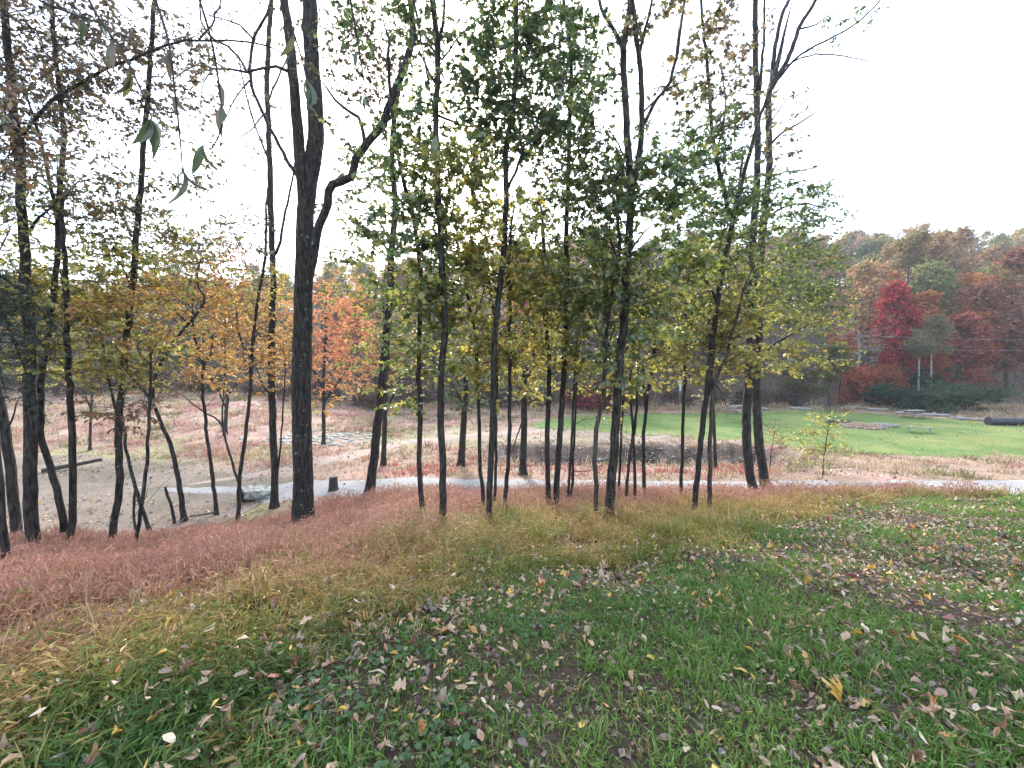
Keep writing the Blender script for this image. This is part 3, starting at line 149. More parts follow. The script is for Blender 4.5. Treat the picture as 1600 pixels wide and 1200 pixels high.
    dict(label='bright yellow-green sapling standing before the lawn, taller of two', base=[11.964,15.6,-2.758], trunk=[[0,0,0,0.0207],[0.024,-0.002,0.67,0.0178],[0.074,-0.004,1.291,0.015],[0.144,-0.006,2.032,0.0117],[0.202,-0.007,2.451,0.0098]], limbs=[], blobs=[[0.07,0.28,1.36,0.93,0.8,0.54,19,'lime'],[0.19,0.06,2.15,0.44,0.56,0.39,9,'lime'],[-0.45,-0.18,0.97,0.61,0.61,0.34,6,'lime'],[0.77,0.14,1.17,0.44,0.54,0.34,4,'lime']], ls=0.1),
    dict(label='smaller pale yellow sapling beside the twin trunks at the creek edge', base=[11.75,18.46,-3.115], trunk=[[0,0,0,0.0261],[0.104,0.102,0.621,0.0212],[0.234,0.195,1.194,0.0166],[0.331,0.279,1.712,0.0125]], limbs=[], blobs=[[0.23,0.28,1.23,0.69,0.75,0.63,19,'yellowlime']], ls=0.1),
    dict(label='wide orange-leaved tree across the gravel lot, left of the thickest trunk', base=[-19.021,27.0,-2.999], trunk=[[0,0,0,0.1107],[0.062,0.015,1.21,0.105],[0.174,0.036,2.484,0.0973],[-0.002,0.064,4.177,0.0864],[0.128,0.099,6.284,0.0733]], limbs=[[[0.119,0.015,1.636,0.0616],[-0.581,-0.05,3.336,0.046],[-1.522,-0.119,5.018,0.0297]],[[0.132,0.036,2.484,0.0617],[1.251,0.068,3.754,0.0477],[2.536,0.102,5.021,0.0322]]], blobs=[[-0.77,0.06,5.02,2.32,1.75,1.69,26,'orange'],[1.36,-0.29,5.86,2.53,1.91,1.9,38,'orange'],[0.18,0.13,8.36,2.95,1.99,1.69,36,'orange'],[-1.97,0.01,6.7,2.11,1.67,1.69,31,'yellow'],[3.09,0.02,7.53,2.11,1.83,2.11,41,'orange'],[2.98,0.17,3.76,1.9,1.44,1.27,17,'orange']], ls=0.11),
    dict(label='orange-red maple glowing just right of the thickest trunk', base=[-11.594,25.0,-3.342], trunk=[[0,0,0,0.1137],[0.068,-0.012,2.2,0.1072],[0.071,-0.028,3.771,0.0979],[0.239,-0.049,5.718,0.0865],[0.367,-0.07,7.649,0.075]], limbs=[[[0.077,-0.012,2.594,0.0632],[1.093,-0.126,3.97,0.0479],[2.133,-0.242,5.327,0.0322]],[[0.101,-0.028,3.38,0.0631],[-0.79,0.189,4.942,0.0454],[-1.638,0.362,6.125,0.0312]]], blobs=[[0.67,-0.14,4.94,2.15,1.71,1.76,55,'orangered'],[-0.05,-0.17,7.66,2.15,1.79,1.95,58,'orangered'],[1.53,-0.3,9.19,1.95,1.64,1.76,40,'orange'],[-1.27,-0.13,5.33,1.56,1.5,1.76,30,'orange'],[-0.15,0.04,2.99,2.15,1.42,0.98,21,'orange'],[-1.97,-0.32,8.43,1.56,1.5,1.76,25,'orange'],[1.87,-0.15,6.88,1.56,1.42,1.56,28,'orangered']], ls=0.12),
    dict(label='yellow-leaved tree across the lot behind the left trunks', base=[-23.902,23.0,-3.239], trunk=[[0,0,0,0.0713],[0.145,-0.002,1.954,0.0661],[0.343,-0.005,3.761,0.0597],[0.252,-0.008,5.555,0.0529]], limbs=[[[0.198,-0.002,2.316,0.0446],[-0.384,-0.151,4.126,0.0318],[-1.063,-0.279,5.547,0.0212]]], blobs=[[0.26,0.2,5.91,2.16,1.6,1.44,28,'yellow'],[-1.46,0.32,7.34,1.98,1.6,1.62,29,'yellow'],[2.02,0.29,5.2,1.8,1.46,1.44,28,'yellow'],[-2.66,-0.04,4.84,1.8,1.4,1.26,23,'yellow'],[1.43,-0.3,8.05,1.8,1.46,1.44,26,'yellow']], ls=0.12),
]

# ------------------------------------------------------------------ helpers
COL = scene.collection
def link(o, parent=None):
    COL.objects.link(o)
    if parent is not None:
        o.parent = parent
    return o
def tag(o, label=None, cat=None, group=None, kind=None):
    if label: o['label'] = label
    if cat: o['category'] = cat
    if group: o['group'] = group
    if kind: o['kind'] = kind
    return o
def empty(name, loc, rz=0):
    o = bpy.data.objects.new(name, None)
    o.empty_display_size = .2
    link(o)
    o.location = loc
    o.rotation_euler = (0, 0, rz)
    return o
def mesh_from(name, V, polys, mats=(), mat_idx=None, col=None, smooth=False):
    """V (n,3); polys = list of int arrays (m,k) with k corners each; col (n,3) per vertex"""
    me = bpy.data.meshes.new(name)
    V = np.asarray(V, np.float32).reshape(-1, 3)
    me.vertices.add(len(V))
    me.vertices.foreach_set('co', V.ravel())
    polys = [np.asarray(p, np.int32) for p in polys if len(p)]
    loops = np.concatenate([p.ravel() for p in polys])
    tot = np.concatenate([np.full(len(p), p.shape[1], np.int32) for p in polys])
    start = np.concatenate([[0], np.cumsum(tot)[:-1]]).astype(np.int32)
    me.loops.add(len(loops))
    me.loops.foreach_set('vertex_index', loops)
    me.polygons.add(len(tot))
    me.polygons.foreach_set('loop_start', start)
    try:
        me.polygons.foreach_set('loop_total', tot)
    except Exception:
        pass
    for m in mats:
        me.materials.append(m)
    if mat_idx is not None:
        me.polygons.foreach_set('material_index', np.concatenate([np.asarray(m, np.int32) for m in mat_idx]))
    if col is not None:
        a = me.color_attributes.new('col', 'FLOAT_COLOR', 'POINT')
        c = np.ones((len(V), 4), np.float32)
        c[:, :3] = col
        a.data.foreach_set('color', c.ravel())
    me.update(calc_edges=True)
    me.polygons.foreach_set('use_smooth', np.full(len(tot), bool(smooth)))
    me.validate()
    return me
def mobj(name, me, parent=None, loc=None):
    o = bpy.data.objects.new(name, me)
    link(o, parent)
    if loc is not None:
        o.location = loc
    return o
class Geo:
    def __init__(s):
        s.V, s.P, s.M, s.C, s.n = [], [], [], [], 0
    def add(s, V, polys, mat=0, col=(1, 1, 1)):
        V = np.asarray(V, float).reshape(-1, 3)
        for p in polys:
            p = np.asarray(p)
            if len(p):
                s.P.append(p + s.n)
                s.M.append(np.full(len(p), mat))
        s.V.append(V)
        c = np.empty((len(V), 3)); c[:] = col
        s.C.append(c)
        s.n += len(V)
    def mesh(s, name, mats, smooth=False):
        return mesh_from(name, np.vstack(s.V), s.P, mats, s.M, np.vstack(s.C), smooth)
def smooth_poly(P, step):
    """Catmull-Rom through rows of P (position + radius)"""
    P = np.asarray(P, float)
    if len(P) < 3:
        n = max(2, int(np.linalg.norm(P[-1, :3] - P[0, :3]) / step) + 1)
        t = np.linspace(0, 1, n)[:, None]
        return P[0] * (1 - t) + P[-1] * t
    Q = np.vstack([2 * P[0] - P[1], P, 2 * P[-1] - P[-2]])
    out = []
    for i in range(1, len(Q) - 2):
        L = np.linalg.norm(Q[i + 1, :3] - Q[i, :3])
        n = max(1, int(round(L / step)))
        for k in range(n):
            t = k / n
            a, b, c, d = Q[i - 1], Q[i], Q[i + 1], Q[i + 2]
            out.append(.5 * ((2 * b) + (c - a) * t + (2 * a - 5 * b + 4 * c - d) * t * t + (3 * b - a - 3 * c + d) * t ** 3))
    out.append(P[-1])
    out = np.array(out)
    out[:, 3] = np.maximum(out[:, 3], .002)
    return out
def tube(geo, P, sides=6, mat=0, col=(1, 1, 1), rough=0.0, cap=True, seed=0):
    """swept tube; P rows x,y,z,r"""
    P = np.asarray(P, float)
    n = len(P)
    T = np.gradient(P[:, :3], axis=0)
    T /= np.linalg.norm(T, axis=1)[:, None] + 1e-9
    u = np.cross(T[0], (0.31, .95, .1)); u /= np.linalg.norm(u) + 1e-9
    U = np.empty((n, 3))
    for i in range(n):
        u = u - T[i] * (u @ T[i]); u /= np.linalg.norm(u) + 1e-9
        U[i] = u
    W = np.cross(T, U)
    a = np.linspace(0, 2 * math.pi, sides, endpoint=False)
    rad = np.repeat(P[:, 3:4], sides, 1)
    if rough:
        rs = np.random.default_rng(seed)
        k = rs.normal(0, 1, (n, sides))
        k = (k + np.roll(k, 1, 0) + np.roll(k, -1, 0)) / 2
        ridge = rs.normal(0, 1, sides)[None]
        rad = rad * (1 + rough * (k * .6 + ridge * .7))
    V = P[:, None, :3] + rad[..., None] * (np.cos(a)[None, :, None] * U[:, None] + np.sin(a)[None, :, None] * W[:, None])
    i = np.arange(n - 1)[:, None] * sides
    j = np.arange(sides)[None]
    j2 = (j + 1) % sides
    q = np.stack([i + j, i + j2, i + sides + j2, i + sides + j], -1).reshape(-1, 4)
    polys = [q]
    if cap:
        polys.append(np.array([np.arange(sides)[::-1], (n - 1) * sides + np.arange(sides)]))
    geo.add(V.reshape(-1, 3), polys, mat, col)
def sticks(geo, A, B, ra, rb, mat=0, col=(1, 1, 1)):
    """many three-sided tapering twigs at once"""
    A, B = np.asarray(A, float), np.asarray(B, float)
    n = len(A)
    if n == 0:
        return
    T = B - A
    T /= np.linalg.norm(T, axis=1)[:, None] + 1e-9
    u = np.cross(T, np.array([.3, .2, .93])); u /= np.linalg.norm(u, axis=1)[:, None] + 1e-9
    w = np.cross(T, u)
    ra = np.broadcast_to(ra, n)[:, None]; rb = np.broadcast_to(rb, n)[:, None]
    V = np.empty((n, 6, 3))
    for k in range(3):
        an = 2 * math.pi * k / 3
        d = math.cos(an) * u + math.sin(an) * w
        V[:, k] = A + d * ra
        V[:, 3 + k] = B + d * rb
    b = np.arange(n)[:, None] * 6
    q = np.concatenate([b + np.array([[k, (k + 1) % 3, 3 + (k + 1) % 3, 3 + k]]) for k in range(3)])
    geo.add(V.reshape(-1, 3), [q], mat, col)
# leaf outlines: rows (along, across); left half, from base to tip
LEAF_PLAIN = [(0, 0), (.3, .24), (.62, .25), (1, 0)]
LEAF_LOBED = [(0, 0), (.2, .38), (.42, .17), (.6, .42), (1, 0)]
LEAF_DIAMOND = [(0, 0), (.45, .42), (1, 0)]
def leaves(geo, P, D, N, L, col, shape=LEAF_PLAIN, mat=0, fold=.25, droop=.25):
    """many leaves: P base points, D directions, N approximate normals, L lengths, col per leaf"""
    P, D, N = (np.asarray(v, float) for v in (P, D, N))
    n = len(P)
    if n == 0:
        return
    D = D / (np.linalg.norm(D, axis=1)[:, None] + 1e-9)
    S = np.cross(D, N); S /= np.linalg.norm(S, axis=1)[:, None] + 1e-9
    N = np.cross(S, D)
    L = np.broadcast_to(L, n)[:, None]
    sh = np.array(shape)
    k = len(sh)
    pts = [(a, b) for a, b in sh] + [(a, -b) for a, b in sh[1:-1]]
    V = np.empty((n, len(pts), 3))
    for i, (a, b) in enumerate(pts):
        V[:, i] = P + L * (a * D + b * S + (fold * abs(b) - droop * a * a) * N)
    base = np.arange(n)[:, None] * len(pts)
    left = np.arange(k)[None]
    right = np.array([[0] + [k + i for i in range(k - 2)] + [k - 1]])[:, ::-1]
    c = np.repeat(np.asarray(col, float).reshape(-1, 3) if np.ndim(col) > 1 else np.tile(col, (n, 1)), len(pts), 0)
    geo.add(V.reshape(-1, 3), [base + left, base + right], mat, c)

# ------------------------------------------------------------------ materials
def new_mat(name):
    m = bpy.data.materials.new(name)
    m.use_nodes = True
    t = m.node_tree
    t.nodes.clear()
    out = t.nodes.new('ShaderNodeOutputMaterial')
    return m, t, out
def nd(t, kind, **kw):
    n = t.nodes.new(kind)
    for k, v in kw.items():
        if k.startswith('in_'):
            n.inputs[k[3:].replace('_', ' ')].default_value = v
        else:
            setattr(n, k, v)
    return n
def ramp(t, fac, stops):
    r = t.nodes.new('ShaderNodeValToRGB')
    e = r.color_ramp.elements
    while len(e) < len(stops):
        e.new(.5)
    for i, (p, c) in enumerate(stops):
        e[i].position = p
        e[i].color = tuple(c) + (1,) if len(c) == 3 else c
    t.links.new(fac, r.inputs['Fac'])
    return r
def mul(t, a, b, fac=1.0):
    m = nd(t, 'ShaderNodeMixRGB', blend_type='MULTIPLY')
    m.inputs['Fac'].default_value = fac
    t.links.new(a, m.inputs['Color1'])
    t.links.new(b, m.inputs['Color2'])
    return m.outputs[0]
def noise_of(t, scale, detail=6, rough=.6, coord='Object', stretch=None):
    tc = t.nodes.new('ShaderNodeTexCoord')
    src = tc.outputs[coord]
    if stretch:
        mp = t.nodes.new('ShaderNodeMapping')
        mp.inputs['Scale'].default_value = stretch
        t.links.new(src, mp.inputs['Vector'])
        src = mp.outputs[0]
    n = t.nodes.new('ShaderNodeTexNoise')
    n.inputs['Scale'].default_value = scale
    n.inputs['Detail'].default_value = detail
    n.inputs['Roughness'].default_value = rough
    t.links.new(src, n.inputs['Vector'])
    return n
def leaf_mat(name, trans=.45, objcol=False, gloss=.05, spec_rough=.45):
    m, t, out = new_mat(name)
    at = nd(t, 'ShaderNodeAttribute', attribute_name='col')
    c = at.outputs['Color']
    if objcol:
        oi = t.nodes.new('ShaderNodeObjectInfo')
        c = mul(t, c, oi.outputs['Color'])
    df = t.nodes.new('ShaderNodeBsdfDiffuse')
    tr = t.nodes.new('ShaderNodeBsdfTranslucent')
    mx = t.nodes.new('ShaderNodeMixShader')
    mx.inputs[0].default_value = trans
    t.links.new(c, df.inputs['Color']); t.links.new(c, tr.inputs['Color'])
    t.links.new(df.outputs[0], mx.inputs[1]); t.links.new(tr.outputs[0], mx.inputs[2])
    last = mx.outputs[0]
    if gloss:
        gl = nd(t, 'ShaderNodeBsdfGlossy', in_Roughness=spec_rough)
        m2 = t.nodes.new('ShaderNodeMixShader')
        m2.inputs[0].default_value = gloss
        t.links.new(last, m2.inputs[1]); t.links.new(gl.outputs[0], m2.inputs[2])
        last = m2.outputs[0]
    t.links.new(last, out.inputs['Surface'])
    return m
def bark_mat(name, dark, light, lichen=None, scale=1.0):
    m, t, out = new_mat(name)
    n1 = noise_of(t, 26 * scale, 8, .65, stretch=(1, 1, .16))
    r1 = ramp(t, n1.outputs['Fac'], [(.38, dark), (.7, light)])
    c = r1.outputs[0]
    n2 = noise_of(t, 5 * scale, 5, .6)
    r2 = ramp(t, n2.outputs['Fac'], [(.3, (.65, .65, .65)), (.75, (1.3, 1.25, 1.2))])
    c = mul(t, c, r2.outputs[0])
    if lichen:
        n3 = noise_of(t, 9, 7, .7)
        r3 = ramp(t, n3.outputs['Fac'], [(.60, (0, 0, 0)), (.66, (1, 1, 1))])
        mx = nd(t, 'ShaderNodeMixRGB')
        t.links.new(r3.outputs[0], mx.inputs['Fac'])
        t.links.new(c, mx.inputs['Color1'])
        mx.inputs['Color2'].default_value = tuple(lichen) + (1,)
        c = mx.outputs[0]
    b = nd(t, 'ShaderNodeBsdfPrincipled', in_Roughness=.92)
    b.inputs['Specular IOR Level'].default_value = .2
    bp = nd(t, 'ShaderNodeBump', in_Strength=.9, in_Distance=.03)
    t.links.new(n1.outputs['Fac'], bp.inputs['Height'])
    t.links.new(bp.outputs[0], b.inputs['Normal'])
    t.links.new(c, b.inputs['Base Color'])
    t.links.new(b.outputs[0], out.inputs['Surface'])
    return m
def ground_mat(name, stops_fine, stops_wide, fine=30, wide=1.2, attr=False, bump=.6, dist=.03, rough=.95):
    m, t, out = new_mat(name)
    n1 = noise_of(t, fine, 8, .7)
    n2 = noise_of(t, wide, 6, .65)
    r1 = ramp(t, n1.outputs['Fac'], stops_fine)
    r2 = ramp(t, n2.outputs['Fac'], stops_wide)
    c = mul(t, r1.outputs[0], r2.outputs[0])
    if attr:
        at = nd(t, 'ShaderNodeAttribute', attribute_name='col')
        c = mul(t, c, at.outputs['Color'])
    b = nd(t, 'ShaderNodeBsdfPrincipled', in_Roughness=rough)
    b.inputs['Specular IOR Level'].default_value = .15
    bp = nd(t, 'ShaderNodeBump', in_Strength=bump, in_Distance=dist)
    t.links.new(n1.outputs['Fac'], bp.inputs['Height'])
    t.links.new(bp.outputs[0], b.inputs['Normal'])
    t.links.new(c, b.inputs['Base Color'])
    t.links.new(b.outputs[0], out.inputs['Surface'])
    return m
def plain_mat(name, dark, light, scale=12, rough=.8, bump=.3, stretch=None, spec=.3, dist=.02):
    m, t, out = new_mat(name)
    n1 = noise_of(t, scale, 7, .65, stretch=stretch)
    r1 = ramp(t, n1.outputs['Fac'], [(.3, dark), (.7, light)])
    b = nd(t, 'ShaderNodeBsdfPrincipled', in_Roughness=rough)
    b.inputs['Specular IOR Level'].default_value = spec
    bp = nd(t, 'ShaderNodeBump', in_Strength=bump, in_Distance=dist)
    t.links.new(n1.outputs['Fac'], bp.inputs['Height'])
    t.links.new(bp.outputs[0], b.inputs['Normal'])
    t.links.new(r1.outputs[0], b.inputs['Base Color'])
    t.links.new(b.outputs[0], out.inputs['Surface'])
    return m
M = {}
M['leaf'] = leaf_mat('tree_leaf', .62, gloss=.09, spec_rough=.4)
M['leaf_far'] = leaf_mat('hill_leaf', .45, objcol=True, gloss=0)
M['blade'] = leaf_mat('grass_blade', .35, gloss=.03)
M['fallen'] = leaf_mat('fallen_leaf', .15, gloss=.10, spec_rough=.42)
M['fallen_one'] = leaf_mat('fallen_leaf_tinted', .15, objcol=True, gloss=.10, spec_rough=.42)
M['bark'] = bark_mat('dark_bark', (.007, .006, .006), (.085, .075, .067))
M['bark_lichen'] = bark_mat('lichen_bark', (.007, .006, .006), (.080, .071, .063), (.17, .20, .17))
M['bark_grey'] = bark_mat('grey_bark', (.035, .030, .026), (.12, .10, .085))
M['bark_pale'] = bark_mat('pale_bark', (.14, .13, .12), (.42, .40, .37), scale=.5)
M['bark_far'] = bark_mat('hill_bark', (.04, .035, .03), (.12, .11, .10), scale=.4)
M['soil'] = ground_mat('leafy_soil', [(.3, (.45, .45, .45)), (.7, (1.5, 1.45, 1.4))], [(.3, (.7, .7, .72)), (.7, (1.25, 1.22, 1.2))], 34, .9, attr=True, bump=.8, dist=.04)
M['gravel'] = ground_mat('road_gravel', [(.3, (.12, .115, .11)), (.52, (.30, .295, .29)), (.75, (.52, .51, .50))], [(.3, (.75, .75, .76)), (.7, (1.1, 1.08, 1.05))], 28, .7, bump=1, dist=.04)
M['lot'] = ground_mat('lot_dirt', [(.3, (.085, .066, .052)), (.5, (.185, .15, .122)), (.75, (.33, .275, .23))], [(.35, (.62, .66, .56)), (.65, (1.12, 1.05, 1.05))], 14, .45, bump=.8, dist=.04)
M['lawn'] = ground_mat('mown_lawn', [(.3, (.075, .12, .032)), (.7, (.15, .20, .06))], [(.3, (.5, .72, .5)), (.5, (1, 1, 1)), (.68, (1.7, 1.2, 1.3))], 22, .28, bump=.8, dist=.05)
M['path'] = ground_mat('dirt_path', [(.3, (.16, .125, .10)), (.7, (.36, .285, .24))], [(.3, (.8, .8, .8)), (.7, (1.15, 1.1, 1.1))], 16, .8)
M['stone'] = plain_mat('creek_stone', (.10, .095, .09), (.30, .285, .27), 9, .85, .5)
M['moss_stone'] = plain_mat('mossy_boulder', (.10, .10, .085), (.50, .50, .45), 5, .9, .6)
M['old_wood'] = plain_mat('weathered_wood', (.11, .10, .095), (.34, .32, .31), 20, .85, .4, (1, 8, 8))
M['log'] = plain_mat('log_bark', (.02, .018, .015), (.08, .068, .058), 16, .95, .7)
M['cut_wood'] = plain_mat('cut_wood', (.10, .07, .05), (.24, .18, .13), 20, .9, .3)
M['pipe'] = plain_mat('black_pipe', (.012, .013, .016), (.03, .032, .038), 8, .45, .1, spec=.5)
M['wire'] = plain_mat('cable', (.10, .10, .11), (.16, .16, .18), 8, .5, .1)
M['blue'] = plain_mat('pale_blue_paint', (.26, .34, .42), (.34, .43, .52), 8, .5, .1)
M['water'] = plain_mat('creek_water', (.012, .013, .012), (.03, .028, .024), 3, .12, .15, spec=.5)

# ------------------------------------------------------------------ setting: ground sheet
def pl(P):
    P = np.array(P, float)
    return lambda x: np.interp(x, P[:, 0], P[:, 1])
LAWN_EDGE = pl([(-4, -8), (-1.35, .8), (-1.2, 1.5), (-1.12, 2.2), (-1.0, 2.8), (-.80, 3.4), (-.27, 4.2), (.78, 4.8), (2.14, 5.3), (3.41, 6.1), (5.29, 7.8), (7.5, 9.4), (10.9, 11.4), (16, 12.75), (60, 13.2)])
TALL_EDGE = pl([(-12, -3), (-7, -.6), (-4, 1.2), (-2.77, 2.15), (-1.82, 2.8), (-.86, 3.5), (-.27, 4.3), (.78, 4.8), (2.14, 5.3), (3.41, 6.1), (5.29, 7.8), (7.5, 9.4), (10.9, 11.4), (16, 12.75), (60, 13.2)])   # where the lush edge turns to straw
STRIP_END = pl([(-40, 5.2), (-14, 6.2), (-9.3, 7.8), (-8.2, 9.3), (-7.6, 10.8), (-6.2, 12.2), (-4, 12.8), (0, 13.05), (10, 13.0), (60, 13.3)])
ROAD_MID = pl([(-60, 16.2), (-14, 15.7), (-6, 14.9), (0, 14.2), (8, 13.95), (18, 14.1), (60, 15)])
LAWN_NEAR = pl([(1, 32.6), (2.5, 32), (6, 30.3), (10, 28.6), (15.5, 26.4), (22, 21.6), (28, 21.5), (50, 21)])
LAWN_FAR = pl([(1, 33), (3, 36.5), (6.2, 39.8), (13, 41.6), (20, 42.4), (34, 45), (39, 39.5), (42, 33.5), (50, 29)])
def wob(x, s=1.0, seed=0.0):
    return s * (.5 * np.sin(x * 1.7 + seed) + .3 * np.sin(x * 4.1 + seed * 2.3) + .2 * np.sin(x * 9.3 + seed * 3.1))
def vnoise(x, y, s, seed=0):
    """cheap smooth value noise, 0..1"""
    x = np.asarray(x, float) * s + 17.3 * seed; y = np.asarray(y, float) * s - 9.1 * seed
    xi, yi = np.floor(x), np.floor(y)
    fx, fy = x - xi, y - yi
    fx, fy = fx * fx * (3 - 2 * fx), fy * fy * (3 - 2 * fy)
    def h(a, b):
        v = np.sin(a * 127.1 + b * 311.7 + seed * 74.7) * 43758.5453
        return v - np.floor(v)
    return (h(xi, yi) * (1 - fx) + h(xi + 1, yi) * fx) * (1 - fy) + (h(xi, yi + 1) * (1 - fx) + h(xi + 1, yi + 1) * fx) * fy
def fbm(x, y, s, seed=0):
    return (vnoise(x, y, s, seed) + .5 * vnoise(x, y, s * 2.1, seed + 1) + .25 * vnoise(x, y, s * 4.3, seed + 2)) / 1.75

def axis(lo, hi, step, far_lo, far_hi):
    a = list(np.arange(lo, hi + step, step))
    s = step
    while a[-1] < far_hi:
        s *= 1.16; a.append(a[-1] + s)
    s = step; b = [a[0]]
    while b[-1] > far_lo:
        s *= 1.16; b.append(b[-1] - s)
    return np.array(b[:0:-1] + a)
gx = axis(-32, 34, .3, -270, 270)
gy = axis(-3, 46, .3, -60, 270)
X, Y = np.meshgrid(gx, gy)
Z = gz(X, Y)
nx, ny = len(gx), len(gy)
idx = np.arange(nx * ny).reshape(ny, nx)
quads = np.stack([idx[:-1, :-1], idx[:-1, 1:], idx[1:, 1:], idx[1:, :-1]], -1).reshape(-1, 4)
C = np.empty((ny, nx, 3)); C[:] = (.075, .055, .040)                       # leaf mould near the camera
def blend(mask, c):
    mask = mask[..., None]
    C[:] = C * (1 - mask) + np.array(c) * mask
blend(sstep(1.4, 2.2, np.abs(X) - 1.5 * np.maximum(Y, 0)) * (.55 + .45 * fbm(X, Y, .8, 2)), (.075, .115, .03))   # turf beyond the blades
strip = sstep(-.1, .3, Y - LAWN_EDGE(X)) * (1 - sstep(0, .8, Y - STRIP_END(X)))
blend(strip, (.085, .058, .038))
beyond = sstep(0, 1.5, Y - STRIP_END(X))
nz = fbm(X, Y, .35, 3)
blend(beyond, (.23, .165, .125))
blend(beyond * sstep(.45, .65, nz), (.30, .20, .165))
blend(beyond * sstep(.5, .7, fbm(X, Y, .22, 8)), (.20, .19, .10))
creek = sstep(-3, 0, X) * (1 - sstep(14, 17.5, X)) * sstep(18.2, 19.5, Y + wob(X, .5)) * (1 - sstep(25.5, 26.1, Y + wob(X, .7, 2)))
blend(creek, (.050, .038, .029))
blend(creek * sstep(.42, .62, fbm(X, Y, 1.1, 77)), (.17, .13, .10))
sand = sstep(25.6, 26.6, Y + wob(X, .7, 2)) * (1 - sstep(30, 33, Y)) * sstep(-14, -4, X) * (1 - sstep(17, 21, X))
blend(sand * sstep(.3, .6, nz), (.25, .205, .16))
wood = sstep(46, 52, Y + .1 * np.abs(X))
blend(wood, (.10, .075, .055))
ground = mobj('ground', mesh_from('ground', np.stack([X, Y, Z], -1), [quads], [M['soil']], None, C.reshape(-1, 3), True))
tag(ground, kind='structure')

def sheet(name, xs, lo, hi, n, mat, lift=.02, edge=.2, seed=0):
    """a draped sheet between two curves y=lo(x) and y=hi(x) with ragged edges"""
    V = []
    for x in xs:
        a = lo(x) + wob(x, edge, seed); b = hi(x) + wob(x, edge, seed + 1.7)
        y = np.linspace(a, max(b, a + .02), n)
        V.append(np.stack([np.full(n, x), y, gz(np.full(n, x), y) + lift], -1))
        V[-1][0, 2] -= lift + .03; V[-1][-1, 2] -= lift + .03
    V = np.array(V)
    m = len(xs)
    i = np.arange(m * n).reshape(m, n)
    q = np.stack([i[:-1, :-1], i[1:, :-1], i[1:, 1:], i[:-1, 1:]], -1).reshape(-1, 4)
    return tag(mobj(name, mesh_from(name, V.reshape(-1, 3), [q], [mat], None, None, True)), kind='structure')
road_w = lambda x: float(sstep(-15.5, -6.5, x)) * (1 + .25 * math.sin(x * 1.3)) if x < -6.5 else 1 + .04 * math.sin(x * 1.3)
sheet('gravel_road', np.arange(-15.4, 70, .3), lambda x: ROAD_MID(x) - 1.2 * road_w(x), lambda x: ROAD_MID(x) + 1.15 * road_w(x), 14, M['gravel'], .03, .22, .4)
sheet('gravel_lot', np.arange(-34, -8.2, .3), lambda x: STRIP_END(x) + .9, pl([(-34, 23), (-22, 22), (-14, 19.5), (-9.5, 17.2), (-8, 16.4)]), 44, M['lot'], .018, .4, 2.1)
sheet('lawn', np.arange(1.5, 46, .4), LAWN_NEAR, LAWN_FAR, 60, M['lawn'], .025, .5, 1.1)
def path_sheet(name, pts, width, mat, lift=.024, n=9):
    P = smooth_poly([(x, y, 0, w) for (x, y), w in zip(pts, width)], .35)
    T = np.gradient(P[:, :2], axis=0); T /= np.linalg.norm(T, axis=1)[:, None]
    S = np.stack([-T[:, 1], T[:, 0]], -1)
    V = []
    for k, (p, s) in enumerate(zip(P, S)):
        e = 1 + wob(k * .35, .25, 3)
        u = np.linspace(-p[3] * e, p[3] * (2 - e), n)
        x = p[0] + s[0] * u; y = p[1] + s[1] * u
        z = gz(x, y) + lift
        z[0] -= lift + .03; z[-1] -= lift + .03
        V.append(np.stack([x, y, z], -1))
    V = np.array(V); m = len(V)
    i = np.arange(m * n).reshape(m, n)
    q = np.stack([i[:-1, :-1], i[:-1, 1:], i[1:, 1:], i[1:, :-1]], -1).reshape(-1, 4)
    return tag(mobj(name, mesh_from(name, V.reshape(-1, 3), [q], [mat], None, None, True)), kind='structure')
path_sheet('dirt_path', [(-13, 16.2), (-10.6, 18.4), (-8.8, 21.5), (-7, 25.5), (-3, 28.6), (2, 31), (6, 30.5), (11, 28.6)], [.1, .8, .85, .8, .7, .7, .6, .1], M['path'])
V = []
xs = np.arange(-.8, 14, .4)
for x in xs:
    c = 22.6 - .03 * (x - 6)
    V += [(x, c - 1.6 + wob(x, .3), -4.0), (x, c + 1.4 + wob(x, .3, 2), -4.0)]
n_ = len(xs)
tag(mobj('creek_water', mesh_from('creek_water', V, [np.array([[2 * k, 2 * k + 2, 2 * k + 3, 2 * k + 1] for k in range(n_ - 1)])], [M['water']], None, None, True)), kind='structure')

# ------------------------------------------------------------------ grass (uncountable stuff)
def blades(name, x, y, h, w, lean, col, mat, label, cat, tipcol=None, seg3=True, z=None, az=None):
    n = len(x)
    z = gz(x, y) - .01 if z is None else z
    a = rng.uniform(0, 2 * math.pi, n) if az is None else az
    b = rng.uniform(0, 2 * math.pi, n)
    d = np.stack([np.cos(a), np.sin(a), np.zeros(n)], -1)
    s = np.stack([np.cos(b), np.sin(b), np.zeros(n)], -1) * (w * .5)[:, None]
    P = np.stack([x, y, z], -1)
    up = np.array([0, 0, 1.0])
    hh, ll = h[:, None], lean[:, None]
    mid = P + up * hh * .58 + d * hh * ll * .28
    tip = P + up * hh * (1 - .35 * ll ** 2) + d * hh * ll * .85
    V = np.stack([P - s, P + s, mid + s * .8, mid - s * .8, tip], 1)
    i = np.arange(n)[:, None] * 5
    q = i + np.array([[0, 1, 2, 3]]); t = i + np.array([[3, 2, 4]])
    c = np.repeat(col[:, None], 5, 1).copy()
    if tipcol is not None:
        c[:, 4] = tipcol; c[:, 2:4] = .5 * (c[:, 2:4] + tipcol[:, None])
    o = mobj(name, mesh_from(name, V.reshape(-1, 3), [q, t], [mat], None, c.reshape(-1, 3)))
    return tag(o, label, cat, kind='stuff')
